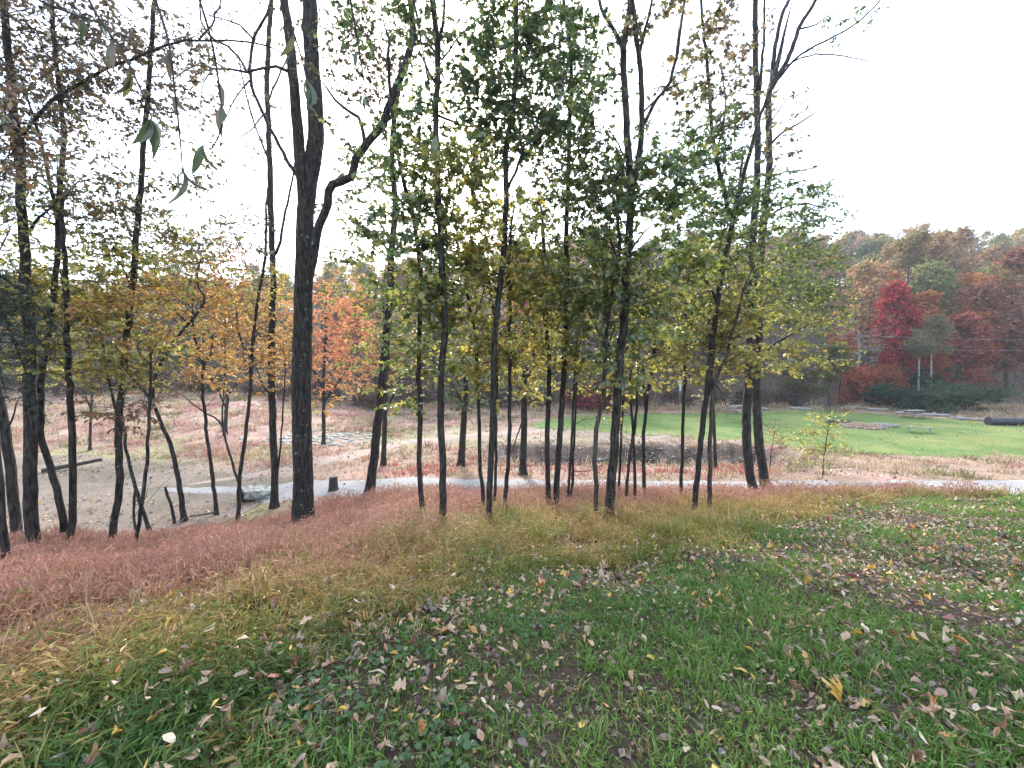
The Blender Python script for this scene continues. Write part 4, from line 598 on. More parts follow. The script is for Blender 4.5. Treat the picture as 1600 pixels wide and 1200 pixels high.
def lerp(a, b, t):
    return np.asarray(a) + (np.asarray(b) - np.asarray(a)) * t[:, None]
def scatter_view(n, y0, y1, p=1.0, margin=1.6, xlim=1.5):
    """random ground points inside the cone ahead of the viewer's spot, denser near it"""
    u = rng.uniform(0, 1, n)
    k = 2 - p
    y = (y0 ** k + u * (y1 ** k - y0 ** k)) ** (1 / k) if abs(k) > 1e-6 else y0 * (y1 / y0) ** u
    x = rng.uniform(-1, 1, n) * (xlim * y + margin)
    return x, y
def tufts(x, y, k, rad):
    """k blades round each tuft centre, leaning outwards"""
    n = len(x) * k
    a = rng.uniform(0, 2 * math.pi, n)
    q = np.repeat(rad, k) * rng.random(n) ** .6
    return np.repeat(x, k) + q * np.cos(a), np.repeat(y, k) + q * np.sin(a), a + rng.normal(0, .7, n), lambda v: np.repeat(v, k, 0)
# mown, leaf-strewn lawn round the viewer
x, y = scatter_view(74000, 1.05, 13, 1.1)
e = LAWN_EDGE(x) + wob(x, .25) + rng.normal(0, .22, len(x))
keep = (y < e) & (y > .9)
pn = fbm(x, y, 1.1, 4); pw = fbm(x, y, .35, 9)
keep &= rng.uniform(0, 1, len(x)) < np.clip(.42 + 2.0 * (pn - .36) + .8 * (pw - .42), .14, 1)
keep &= ~((np.hypot((x - 7.4) / 1.5, (y - 8.6) / .9) < 1) & (rng.uniform(0, 1, len(x)) < .7))
x, y = x[keep], y[keep]
d = np.hypot(x, y)
tall = sstep(.55, .78, fbm(x, y, .9, 21)) + (rng.random(len(x)) < .06)
hue = np.clip(fbm(x, y, .8, 25) * 1.2 - .1 + rng.normal(0, .12, len(x)), 0, 1)
th = (.04 + .03 * rng.random(len(x)) + .055 * np.minimum(tall, 1.2)) * (1 + .012 * d)
tc = lerp((.060, .145, .026), (.18, .275, .055), hue)
yl = rng.random(len(x)) < .08
tc[yl] = lerp((.20, .18, .06), (.34, .26, .12), rng.random(yl.sum()))
bx, by, az, rp = tufts(x, y, 6, .018 + .03 * rng.random(len(x)) + .004 * d)
n = len(bx)
blades('lawn_grass', bx, by, rp(th) * rng.uniform(.45, 1.25, n), (.004 + .0035 * rng.random(n)) * (1 + .16 * rp(d)), .35 + .95 * rng.random(n), rp(tc) * rng.uniform(.7, 1.35, (n, 1)), M['blade'], 'short green grass showing between fallen leaves on the near lawn', 'grass', az=az)
# unmown strip under the trees: green edge, straw middle, red seed heads by the road
x, y = scatter_view(43000, 1.1, 13.2, 1.0)
e0 = LAWN_EDGE(x) + wob(x, .3); e1 = STRIP_END(x) + wob(x, .3, 5)
rag = rng.normal(0, .18, len(x))
keep = (y > e0 + rag) & (y < e1 + rag)
x, y, e0, e1 = x[keep], y[keep], e0[keep], e1[keep]
e0 = TALL_EDGE(x)
t = np.clip((y - e0) / np.maximum(e1 - e0, .6), -.2, 1)
cl = fbm(x, y, .8, 31); c2 = fbm(x, y, 1.6, 12)
keep = rng.random(len(x)) < np.clip(.6 + 1.8 * (cl - .4) + 1.6 * (c2 - .45), .12 + .4 * sstep(.3, 0, t), 1)
x, y, t, cl, c2 = (v[keep] for v in (x, y, t, cl, c2))
n = len(x)
d = np.hypot(x, y)
g = rng.random(n)
near = sstep(6, 2.5, d)
h = (.17 + .17 * rng.random(n)) * (.6 + .6 * sstep(0, .3, t)) * (.25 + 1.5 * c2) * (1 + .35 * (rng.random(n) < .12))
green = lerp((.030, .085, .016), (.18, .21, .042), np.clip(.6 * g + .9 * sstep(-.16, .08, t + .05 * (c2 - .5)) - .12, 0, 1))
straw = lerp((.27, .175, .055), (.48, .32, .125), g)
red = lerp((.26, .11, .085), (.44, .215, .165), g)
tt = t + .55 * (cl - .5) + rng.normal(0, .10, n) + .14 * (np.abs(x + 4.5) < 4)
k1 = sstep(-.10, .15, tt); k2 = sstep(.28, .66, tt + .32 * sstep(-1, -3.2, x)) * (1 - .35 * sstep(7, 3, d))
col = green * (1 - k1)[:, None] + straw * k1[:, None]
k2 = k2 * np.where(rng.random(n) < .22, .45, 1)
col = col * (1 - k2)[:, None] + red * k2[:, None]
gr = rng.random(n) < (.10 + .22 * (c2 > .58)) * (1 - k2)
col[gr] = green[gr]
bx, by, az, rp = tufts(x, y, 8, .035 + .05 * rng.random(n) + .004 * d)
m = len(bx)
tip = rp(col) * rng.uniform(.75, 1.3, (m, 1))
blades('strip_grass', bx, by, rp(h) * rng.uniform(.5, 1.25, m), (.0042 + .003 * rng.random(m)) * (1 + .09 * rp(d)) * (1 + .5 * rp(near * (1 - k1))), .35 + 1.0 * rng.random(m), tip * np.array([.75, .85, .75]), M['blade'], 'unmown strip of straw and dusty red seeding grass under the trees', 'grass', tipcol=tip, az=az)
# short broad leaves along the leafy stems of the strip
ns = 11
sel = rng.random(n) < np.clip(1.25 - d / 9, .25, 1)
sx, sy, sh, sc_l, sd = x[sel], y[sel], h[sel], col[sel], d[sel]
px_ = np.repeat(sx, ns) + rng.normal(0, .05, len(sx) * ns); py_ = np.repeat(sy, ns) + rng.normal(0, .05, len(sx) * ns)
pz_ = gz(px_, py_) + np.repeat(sh, ns) * rng.uniform(.12, .95, len(px_))
ld = rng.normal(0, 1, (len(px_), 3)) * np.array([1, 1, .45])
gl = Geo()
leaves(gl, np.stack([px_, py_, pz_], -1), ld, np.array([0, 0, 1.0]) + rng.normal(0, .35, (len(px_), 3)), rng.uniform(.04, .085, len(px_)) * (1 + .05 * np.repeat(sd, ns)), np.repeat(sc_l, ns, 0) * rng.uniform(.7, 1.35, (len(px_), 1)), [(0, 0), (.35, .085), (1, 0)], 0, .2, .3)
tag(mobj('strip_leaves', gl.mesh('strip_leaves', [M['blade']])), 'short broad straw and olive leaves on the leafy stems of the unmown strip', 'grass', kind='stuff')
# taller yellow-green clumps in the strip
cxs = np.array([(-2.0, 6.3), (-1.75, 6.6), (-1.55, 6.2), (-.2, 7.1), (.05, 7.3), (2.4, 6.2), (2.7, 6.4), (-.7, 6.9), (.4, 6.4), (3.3, 7.0)])
x = np.repeat(cxs[:, 0], 16) + rng.normal(0, .17, len(cxs) * 16); y = np.repeat(cxs[:, 1], 16) + rng.normal(0, .17, len(cxs) * 16)
bx, by, az, rp = tufts(x, y, 16, np.full(len(x), .07))
m = len(bx)
c_ = lerp((.09, .12, .018), (.27, .25, .045), rng.random(m))
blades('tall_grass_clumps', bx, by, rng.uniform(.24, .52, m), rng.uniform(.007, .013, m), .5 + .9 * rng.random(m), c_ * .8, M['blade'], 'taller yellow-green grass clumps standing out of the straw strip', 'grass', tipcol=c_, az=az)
# single tall dry stems standing above the strip
x, y = scatter_view(2600, 2.2, 12.8, .8)
keep = (y > TALL_EDGE(x)) & (y < STRIP_END(x))
x, y = x[keep], y[keep]; n = len(x)
blades('dry_stems', x, y, rng.uniform(.35, .62, n), .004 + .0007 * y, rng.uniform(.1, .7, n), lerp((.22, .15, .08), (.46, .36, .22), rng.random(n)), M['blade'], 'single tall dry stems standing above the grass strip', 'grass')
# airy red seed heads floating above the far half of the strip
x, y = scatter_view(135000, 3, 13.2, .6)
e0 = LAWN_EDGE(x); e1 = STRIP_END(x) + wob(x, .3, 5)
t = (y - e0) / np.maximum(e1 - e0, .6)
keep = (y < e1) & (t > 0) & (rng.random(len(x)) < .85 * sstep(.3, .75, t + .5 * (fbm(x, y, .8, 31) - .5)))
x, y = x[keep], y[keep]
n = len(x); g = rng.random(n); d = np.hypot(x, y)
blades('seed_heads', x, y, .05 + .07 * g, .007 + .0011 * d, .5 + rng.random(n), lerp((.27, .125, .09), (.45, .24, .175), rng.random(n)), M['blade'], 'dusty red haze of seed heads over the grass strip beside the road', 'grass',
       z=gz(x, y) + .12 + .26 * rng.random(n) * (.3 + 1.2 * fbm(x, y, 1.6, 12)))
# dry and red clumps beyond the road, on the lot edge and up the bank on the far side
x, y = scatter_view(52000, 9, 48, .25)
r = x / y
den = fbm(x, y, .45, 41)
road = np.abs(y - ROAD_MID(x)) < 1.12 + wob(x, .25) + rng.normal(0, .12, len(x))
lot = (x < -8.2) & (y < np.interp(x, [-34, -22, -14, -9.5, -8], [23, 22, 19.5, 17.2, 16.4]) + wob(x, .5))
rr = rng.normal(0, .5, len(x))
inlawn = (x > 1) & (y > LAWN_NEAR(x) + wob(x, .9) + rr) & (y < LAWN_FAR(x) + wob(x, .9, 3) + rr)
increek = (x > -1.5) & (x < 15) & (np.abs(y - 22.2) < 1.2 + 2.6 * fbm(x, y, .55, 87))
sandy = (y > 25) & (y < LAWN_NEAR(np.maximum(x, 1))) & (x > -6) & (x < 19)
pth = np.array([(-13, 16.2), (-10.6, 18.4), (-8.8, 21.5), (-7, 25.5), (-3, 28.6), (2, 31)])
pd = np.full(len(x), 99.)
for a, b in zip(pth[:-1], pth[1:]):
    ab = b - a
    s_ = np.clip(((x - a[0]) * ab[0] + (y - a[1]) * ab[1]) / (ab @ ab), 0, 1)
    pd = np.minimum(pd, np.hypot(x - a[0] - s_ * ab[0], y - a[1] - s_ * ab[1]))
rub = (np.hypot((x + 12.5) / 4.5, (y - 26.5) / 2.2) < 1)
keep = (y > STRIP_END(x) + 1.2) & ~road & ~inlawn & (~increek | (rng.random(len(x)) < .22)) & (pd > 1.0)
keep &= rng.random(len(x)) < np.where(lot, .02, np.where(sandy | rub, .06, np.clip(1.7 * (den - .28), .05, .9)))
x, y = x[keep], y[keep]
n = len(x)
g = rng.random(n); hue = fbm(x, y, .28, 52)
tan = lerp((.30, .22, .13), (.52, .40, .26), g); pink = lerp((.32, .17, .14), (.50, .29, .24), g); redg = lerp((.30, .10, .075), (.46, .19, .14), g); olv = lerp((.14, .14, .06), (.26, .23, .10), g)
col = np.where((hue < np.where(x > 8, .56, .42))[:, None], tan, np.where((hue < .62)[:, None], pink, tan))
bank = (y > 16) & (y < 18.6 + wob(x, .3)) & (x > -1) & (x < 10.5)
patch = (y > 16.2) & (y < 21) & (x > -7.5) & (x < -1.5) & (fbm(x, y, .6, 61) > .48)
col = np.where((bank | patch)[:, None], redg, col)
ol = fbm(x, y, .5, 71) > .64
col = np.where((ol & ~bank)[:, None], olv, col)
h = (.12 + .2 * rng.random(n)) * (.3 + 1.5 * fbm(x, y, .9, 81)) * np.where((y > 44) & (x > 0), 1.8, 1) * np.where(rng.random(n) < .06, 1.9, 1)
bx, by, az, rp = tufts(x, y, 7, .10 + .12 * rng.random(n) + .003 * y)
m = len(bx)
tip = rp(col) * rng.uniform(.75, 1.3, (m, 1))
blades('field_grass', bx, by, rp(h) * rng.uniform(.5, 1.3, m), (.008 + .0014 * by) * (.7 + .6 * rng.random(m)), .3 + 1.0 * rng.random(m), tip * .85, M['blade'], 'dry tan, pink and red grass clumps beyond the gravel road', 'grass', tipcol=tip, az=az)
# mown blades on the far lawn
x = rng.uniform(1.5, 46, 46000); y = rng.uniform(20.5, 46, 46000)
keep = (y > LAWN_NEAR(x) + wob(x, .5, 1.1)) & (y < LAWN_FAR(x) + wob(x, .5, 2.8)) & (np.abs(x / y) < 1.5) & (fbm(x, y, .5, 33) > .3)
x, y = x[keep], y[keep]; n = len(x); g = rng.random(n)
blades('far_lawn_grass', x, y, .03 + .04 * g, .03 + .03 * rng.random(n), .6 + .6 * rng.random(n), lerp((.09, .14, .035), (.20, .25, .08), rng.random(n)), M['blade'], 'short mown grass of the bright green lawn beyond the creek', 'grass')

# ------------------------------------------------------------------ tree builder
PAL = {
    'darkgreen': [((.045, .085, .030), .55), ((.08, .115, .032), .35), ((.19, .18, .045), .10)],
    'green': [((.058, .105, .030), .45), ((.105, .15, .036), .37), ((.23, .22, .05), .18)],
    'olive': [((.10, .145, .032), .45), ((.19, .215, .042), .37), ((.35, .31, .06), .18)],
    'yellowolive': [((.14, .175, .034), .42), ((.28, .27, .05), .4), ((.44, .36, .065), .18)],
    'yellow': [((.19, .20, .038), .36), ((.40, .35, .06), .48), ((.50, .34, .065), .16)],
    'orange': [((.50, .25, .05), .42), ((.52, .34, .07), .40), ((.32, .15, .06), .18)],
    'orangered': [((.54, .20, .075), .5), ((.48, .14, .075), .25), ((.56, .31, .09), .25)],
    'orangebrown': [((.34, .16, .05), .5), ((.20, .09, .04), .3), ((.42, .24, .06), .2)],
    'rust': [((.11, .07, .04), .4), ((.19, .11, .055), .3), ((.11, .105, .045), .3)],
    'rustolive': [((.13, .09, .045), .35), ((.12, .13, .04), .4), ((.25, .18, .06), .25)],
    'brownolive': [((.06, .065, .022), .45), ((.11, .075, .035), .4), ((.17, .11, .04), .15)],
    'brown': [((.15, .08, .045), .5), ((.24, .12, .06), .35), ((.30, .19, .08), .15)],
    'lime': [((.34, .36, .06), .55), ((.46, .40, .07), .3), ((.24, .15, .05), .15)],
    'yellowlime': [((.40, .34, .09), .5), ((.30, .28, .07), .3), ((.26, .15, .07), .2)],
    'white': [((1, 1, 1), .5), ((.72, .74, .7), .3), ((1.25, 1.2, 1.05), .2)],
}
def pal_cols(pal, n, rs):
    cs = PAL[pal]
    k = rs.choice(len(cs), n, p=[c[1] for c in cs])
    return np.array([c[0] for c in cs])[k] * rs.uniform(.75, 1.25, (n, 1))
def grow_crown(geo, nodes, blobs, ls, rs, shape, per=14, spread=.36, twig_mat=1, leaf_mat_i=0, twig_r=.004, flat=.32, thin=1.0):
    """grow small branches from skeleton nodes (rows x,y,z,r) to points inside each blob and dress their ends with leaf sprays"""
    nodes = np.asarray(nodes, float)
    tg = []
    for bx, by, bz, rx, ry, rz, k, pal in blobs:
        v = rs.normal(0, 1, (k, 3)); v /= np.linalg.norm(v, axis=1)[:, None]
        v *= rs.uniform(.1, 1, (k, 1)) ** .45
        for q in v:
            tg.append((bx + q[0] * rx, by + q[1] * ry, bz + q[2] * rz, pal))
    root = nodes[:, :3]
    tp = np.array([a[:3] for a in tg])
    order = np.argsort(np.min(np.linalg.norm(tp[:, None] - root[None], axis=2), axis=1))
    P, D, N, L, C_ = [], [], [], [], []
    TA, TB = [], []
    for o in order:
        t = tp[o]
        dv = t - nodes[:, :3]
        dist = np.linalg.norm(dv, axis=1)
        cost = dist + np.maximum(0, -(dv[:, 2])) * 1.2 + np.where(dv[:, 2] < .15 * dist, .25 * dist, 0) + np.where(nodes[:, 3] < .006, .15, 0)
        i = int(np.argmin(cost))
        p0, r0 = nodes[i, :3], nodes[i, 3]
        ln = dist[i]
        if ln > .06:
            k = max(2, int(ln / (.28 * max(1, spread / .5))) + 1)
            f = np.linspace(0, 1, k + 1)[:, None]
            sag = np.array([0, 0, 1.0]) * ln * rs.uniform(-.05, .22)
            path = p0 + (t - p0) * f + sag * (f * (1 - f)) * 2 + np.vstack([np.zeros(3), rs.normal(0, .028 * ln ** .5, (k - 1, 3)), np.zeros(3)])
            ra = min(r0 * .6, .006 + .0085 * ln * thin)
            rad = ra + (twig_r - ra) * f[:, 0] ** .8
            pr = np.hstack([path, rad[:, None]])
            tube(geo, pr, 3 if ra < .014 else 4 if ra < .02 else 5, twig_mat, cap=False)
            nodes = np.vstack([nodes, pr[1:]])
            dirn = path[-1] - path[-2]
        else:
            dirn = dv[i]
        dirn = dirn / (np.linalg.norm(dirn) + 1e-9)
        m = max(4, int(per * rs.uniform(.6, 1.4)))
        ntw = 4
        td = dirn * .7 + rs.normal(0, .8, (ntw, 3)) * np.array([1, 1, flat])
        td /= np.linalg.norm(td, axis=1)[:, None]
        te = t + td * spread * rs.uniform(.6, 1.2, (ntw, 1))
        TA += [t] * ntw; TB += list(te)
        w = rs.integers(0, ntw, m)
        f = rs.uniform(.15, 1.05, m)[:, None]
        lp = t + (te[w] - t) * f
        ld = td[w] * .6 + rs.normal(0, .7, (m, 3)) * np.array([1, 1, .6]) + np.array([0, 0, -.35])
        P.append(lp); D.append(ld)
        N.append(np.array([0, 0, 1.0]) + rs.normal(0, .55, (m, 3)))
        L.append(ls * rs.uniform(.55, 1.25, m))
        C_.append(pal_cols(tg[o][3], m, rs))
    if TA:
        sticks(geo, TA, TB, twig_r, twig_r * .45, twig_mat)
        leaves(geo, np.vstack(P), np.vstack(D), np.vstack(N), np.concatenate(L), np.vstack(C_), shape, leaf_mat_i)
def dense(P):
    return smooth_poly(P, .22)
def build_tree(T, k):
    rs = np.random.default_rng(100 + k)
    name = 'sapling' if T['trunk'][0][3] < .07 else 'tree'
    root = empty(name, T['base'])
    tag(root, T['label'], 'tree')
    bark = M['bark_grey'] if T.get('bark') == 'grey' else M['bark_lichen'] if T.get('lichen') or 'lichen' in T['label'] else M['bark']
    tr = np.array(T['trunk'], float)
    P = dense(tr)
    r0 = P[0, 3]
    P[:, 3] *= 1 + .5 * np.exp(-np.maximum(P[:, 2], 0) / (1.1 * r0 + .04)) * (1 if r0 > .05 else .6)
    foot = P[0].copy(); foot[2] -= .35; foot[3] *= 1.25
    P = np.vstack([foot, P])
    P[2:, 0] += rs.normal(0, .006, len(P) - 2); P[2:, 1] += rs.normal(0, .012, len(P) - 2)
    # taper the top to a tip
    end = P[-1]; up = P[-1, :3] - P[-3, :3]; up /= np.linalg.norm(up)
    ext = [np.append(end[:3] + up * s_ * 30 * end[3] + rs.normal(0, .05, 3), end[3] * (1 - .85 * s_)) for s_ in (.33, .66, 1)]
    P = np.vstack([P, ext])
    g = Geo(); tube(g, P, 14 if r0 > .1 else 9, rough=.05, seed=k)
    mobj('trunk', g.mesh('trunk', [bark], True), root)
    nodes = [P[int(len(P) * .3):]]
    for j, lb in enumerate(T['limbs']):
        Q = dense(lb)
        e = Q[-1]; u = Q[-1, :3] - Q[-2, :3]; u /= np.linalg.norm(u) + 1e-9
        Q = np.vstack([Q, np.append(e[:3] + u * 14 * e[3], e[3] * .25)])
        Q[1:-1, :3] += rs.normal(0, .008, (len(Q) - 2, 3))
        gl = Geo(); tube(gl, Q, 9 if Q[0, 3] > .05 else 6, rough=.05, seed=k * 31 + j)
        mobj('limb', gl.mesh('limb', [bark], True), root)
        nodes.append(Q)
    nodes = np.vstack(nodes)
    shape = LEAF_PLAIN if T['ls'] < .10 else LEAF_LOBED
    gc = Geo()
    far = T['base'][1] > 21
    grow_crown(gc, nodes, T['blobs'], T['ls'] * (1.2 if far else 1 if T['ls'] < .1 else .84), rs, LEAF_PLAIN if far else shape, per=36 if T['ls'] < .1 else 34, spread=.50 if T['ls'] < .1 else .52)
    # fine bare twigs
    tall_ = [n_ for n_ in nodes if n_[2] > 3.2]
    tw = T.get('twigs', 48 if len(tall_) > 12 else 8)
    src = np.array(tall_ if len(tall_) > 12 else nodes[len(nodes) // 2:])
    seeds = list(src[rs.integers(0, len(src), tw)])
    tangled = len(seeds)
    for j in T.get('twiggy', ()):                           # bare limbs dressed in a tangle of long twigs
        q = dense(T['limbs'][j])
        seeds += list(q[rs.integers(1, len(q), 9)])
    for si, a in enumerate(seeds):
        dd = rs.normal(0, 1, 3); dd[2] = abs(dd[2]) * .7 + .35
        if si >= tangled:
            dd = np.array([rs.normal(0, 1), rs.normal(0, .5), rs.normal(-.15, .8)])
        dd /= np.linalg.norm(dd)
        ln = rs.uniform(.5, 1.5) * (1.25 if si >= tangled else 1); k_ = 5
        f = np.linspace(0, 1, k_)[:, None]
        path = a[:3] + dd * ln * f + np.vstack([np.zeros(3), rs.normal(0, .05 * ln, (k_ - 1, 3))]) + np.array([0, 0, .18 * ln]) * f ** 2
        ra = min(a[3] * .5, .009)
        tube(gc, np.hstack([path, ra + (.002 - ra) * f]), 4, 1, cap=False)
        ns = 5
        pi = path[rs.integers(1, k_, ns)]
        sd = dd * .8 + rs.normal(0, .6, (ns, 3)); sd /= np.linalg.norm(sd, axis=1)[:, None]
        sticks(gc, pi, pi + sd * ln * rs.uniform(.2, .5, (ns, 1)), .0035, .0015, 1)
    c = mobj('crown', gc.mesh('crown', [M['leaf'], bark]), root)
    tag(c, kind='stuff')
    return root
for k, T in enumerate(TREES):
    build_tree(T, k)

# ------------------------------------------------------------------ wooded hillside: prototypes shared by many trees
def far_proto(kind, seed):
    rs = np.random.default_rng(seed)
    h = 1.0
    if kind == 'round':
        trunk = np.array([(0, 0, -.6, .22), (.1, 0, 3, .17), (0, .1, 7, .11), (.1, 0, 10.5, .04)])
        bl = []
        for _ in range(16):
            a = rs.uniform(0, 6.28); q = rs.uniform(.5, 3.0); z = rs.uniform(2.4, 11.6)
            s_ = rs.uniform(1.0, 1.8) * (1.15 - .45 * abs(z - 7) / 5)
            q *= (1.1 - .6 * max(0, (z - 8)) / 4)
            bl.append((q * math.cos(a), q * math.sin(a), z, s_, s_, s_ * .75, 30, 'white'))
        bl.append((0, 0, 8, 2.2, 2.2, 3, 60, 'white'))
    elif kind == 'tiered':
        trunk = np.array([(0, 0, -.6, .2), (0, .05, 4, .13), (.05, 0, 8, .07), (0, 0, 10.5, .03)])
        bl = []
        for z, q in ((2.6, 2.4), (4, 2.7), (5.4, 2.4), (6.8, 2.0), (8.2, 1.5), (9.6, .9)):
            for _ in range(5):
                a = rs.uniform(0, 6.28)
                bl.append((q * .7 * math.cos(a), q * .7 * math.sin(a), z + rs.uniform(-.5, .5), q * .5, q * .5, .55, 18, 'white'))
        bl.append((0, 0, 6, 1.2, 1.2, 3.6, 40, 'white'))
    elif kind == 'tall':
        trunk = np.array([(0, 0, -.6, .2), (.15, 0, 5, .16), (.05, .1, 10, .10), (.2, 0, 14, .04)])
        bl = []
        for _ in range(11):
            a = rs.uniform(0, 6.28); q = rs.uniform(.2, 1.9); z = rs.uniform(8.5, 14.6); s_ = rs.uniform(.9, 1.5)
            bl.append((q * math.cos(a), q * math.sin(a), z, s_, s_, s_ * .8, 24, 'white'))
    elif kind == 'bare':
        trunk = np.array([(0, 0, -.6, .16), (.1, 0, 3, .13), (-.1, .1, 6, .09), (.2, 0, 9.5, .03)])
        bl = [(rs.uniform(-1.8, 1.8), rs.uniform(-1.8, 1.8), rs.uniform(4, 9.8), 1.2, 1.2, 1.1, 9, 'white') for _ in range(12)]
    else:                                                      # shrub
        trunk = np.array([(0, 0, -.3, .07), (.05, 0, .6, .05), (0, .05, 1.5, .02)])
        bl = []
        for _ in range(12):
            a = rs.uniform(0, 6.28); q = rs.uniform(.2, 1.5); z = rs.uniform(.5, 2.3 - .4 * q)
            bl.append((q * math.cos(a), q * math.sin(a), z, .7, .7, .5, 17, 'white'))
    P = smooth_poly(trunk, .8)
    g = Geo(); tube(g, P, 7, rough=.05, seed=seed)
    c = Geo()
    per = {'bare': 4, 'shrub': 18, 'tall': 20}.get(kind, 20)
    ls = {'bare': .16, 'shrub': .15, 'tall': .27}.get(kind, .27)
    grow_crown(c, P[len(P) // 4:], bl, ls, rs, LEAF_DIAMOND, per=per, spread=.75 if kind != 'shrub' else .36, twig_r=.012 if kind != 'shrub' else .006, thin=1.3)
    return g, c
PROTO = {}
def proto(kind, i, barkm):
    key = (kind, i, barkm)
    if key not in PROTO:
        g, c = far_proto(kind, 900 + 17 * i + len(kind))
        PROTO[key] = (g.mesh('hill_trunk', [M[barkm]], True), c.mesh('hill_crown', [M['leaf_far'], M[barkm]]))
    return PROTO[key]
def hill_tree(name, label, cat, kind, i, x, y, s, col, group=None, rz=None, barkm='bark_far', sz=None):
    tm, cm = proto(kind, i, barkm)
    o = empty(name, (x, y, float(gz(x, y))), random.uniform(0, 6.28) if rz is None else rz)
    o.scale = (s, s, s * (sz or random.uniform(.9, 1.15)))
    tag(o, label, cat, group)
    mobj('trunk', tm, o)
    c = mobj('crown', cm, o)
    c.color = tuple(col) + (1,)
    tag(c, kind='stuff')
    return o
def px_x(px, y):
    return (px - 800) / 640 * y
# trees one can tell apart at the foot of the hill
SPEC = [
    ('maple_tree', 'tall crimson-red tree at the foot of the wooded hill, right half', 'tree', 'tiered', 0, 1397, 50, .95, (.34, .045, .05), 1.45),
    ('maple_tree', 'pinkish-red tree right of the pale twin trunks on the hill foot', 'tree', 'tiered', 1, 1503, 50, 1.05, (.34, .11, .085), 1.0),
    ('russet_tree', 'very large russet-brown tree at the right picture edge, foot of the hill', 'tree', 'round', 0, 1575, 52, 1.35, (.27, .12, .08), 1.1),
    ('birch_tree', 'slender pale-trunked tree, left one of two between the crimson and the pinkish-red trees', 'tree', 'tall', 0, 1436, 46.5, .62, (.20, .18, .09), 1.0),
    ('birch_tree', 'slender pale-trunked tree, right one of two between the crimson and the pinkish-red trees', 'tree', 'tall', 1, 1454, 46.8, .68, (.20, .18, .09), 1.0),
    ('bare_tree', 'bare whitish tree with few leaves left of the crimson tree', 'tree', 'bare', 0, 1340, 49, 1.0, (.34, .26, .14), 1.0),
    ('orange_bush', 'low orange-red tree behind the olive shrub, left of the bare whitish tree', 'tree', 'round', 1, 1312, 52, .62, (.46, .13, .075), 1.15),
    ('orange_bush', 'small orange-red bush, left one of two below the crimson tree', 'bush', 'shrub', 1, 1352, 47.5, 1.35, (.36, .10, .06), 1.5),
    ('orange_bush', 'small rusty bush, right one of two below the crimson tree', 'bush', 'shrub', 2, 1376, 48, 1.4, (.30, .10, .055), 1.6),
    ('orange_bush', 'rusty-orange bush below the pinkish-red tree', 'bush', 'round', 1, 1468, 48, .52, (.34, .11, .06), 1.0),
    ('olive_shrub', 'wide olive-leaved shrub right of the twin trunks, behind the lawn', 'shrub', 'round', 2, 1298, 46, .68, (.13, .135, .05), .85),
    ('olive_shrub', 'olive shrub half hidden behind the twin trunks at the lawn edge', 'shrub', 'round', 0, 1245, 48, .5, (.12, .11, .045), .9),
    ('dark_green_shrub', 'dark bluish-green shrub behind the lawn, below the crimson tree', 'shrub', 'shrub', 0, 1412, 44.5, 1.55, (.03, .075, .045), 1.0),
    ('dark_green_shrub', 'broad grey-green shrub behind the lawn, right of the dark one', 'shrub', 'shrub', 1, 1466, 43, 1.7, (.075, .12, .06), .8),
    ('dark_green_shrub', 'grey-green shrub behind the lawn, rightmost of three', 'shrub', 'shrub', 2, 1512, 43.5, 1.6, (.06, .10, .05), .85),
    ('dark_green_shrub', 'dark green understory bush under the pale twin trunks', 'bush', 'shrub', 2, 1440, 48.5, 1.7, (.035, .07, .035), 1.2),
    ('red_shrub', 'dark red shrub seen between trunks beyond the left end of the lawn', 'shrub', 'shrub', 0, 925, 45, 1.9, (.22, .05, .055), .9),
    ('red_topped_tree', 'bright red-topped tree high on the hill near the skyline', 'tree', 'round', 1, 1508, 96, 1.0, (.42, .09, .05), 1.05),
    ('golden_tree', 'golden-brown tree above the russet one, right side of the hill', 'tree', 'round', 2, 1545, 62, 1.0, (.32, .17, .06), 1.1),
]
for nm, lb, ct, kd, i, px, y, s, col, sz in SPEC:
    hill_tree(nm, lb, ct, kd, i, px_x(px, y), y, s, col, barkm='bark_pale' if nm in ('birch_tree', 'bare_tree') else 'bark_far', sz=sz)
# the rest of the wood
HUES = [((.34, .27, .13), 'olive-brown', 24), ((.25, .27, .11), 'dull green', 14), ((.40, .25, .13), 'rusty brown', 24), ((.15, .19, .09), 'dark green', 5),
        ((.38, .27, .10), 'golden', 10), ((.48, .20, .08), 'orange', 5), ((.26, .215, .19), 'grey-brown thinning', 12)]
wts = np.array([h_[2] for h_ in HUES], float); wts /= wts.sum()
spots = []
tries = 0
while len(spots) < 285 and tries < 30000:
    tries += 1
    y = 50 + 95 * random.random() ** 1.2
    r = random.uniform(-1.6, 1.6)
    x = r * y
    if y < 54 and x > 22: continue
    if r < -.5 and y < 56: continue
    gap = 4.6 + .035 * (y - 50)
    if all((x - a) ** 2 + (y - b) ** 2 > gap * gap for a, b in spots):
        spots.append((x, y))
while len(spots) < 335 and tries < 60000:                      # close the skyline on the ridge
    tries += 1
    y = random.uniform(112, 146); r = random.uniform(.55, 1.36) if random.random() < .65 else random.uniform(-1.36, -.3)
    if all((r * y - a) ** 2 + (y - b) ** 2 > 20 for a, b in spots):
        spots.append((r * y, y))
WOOD = []
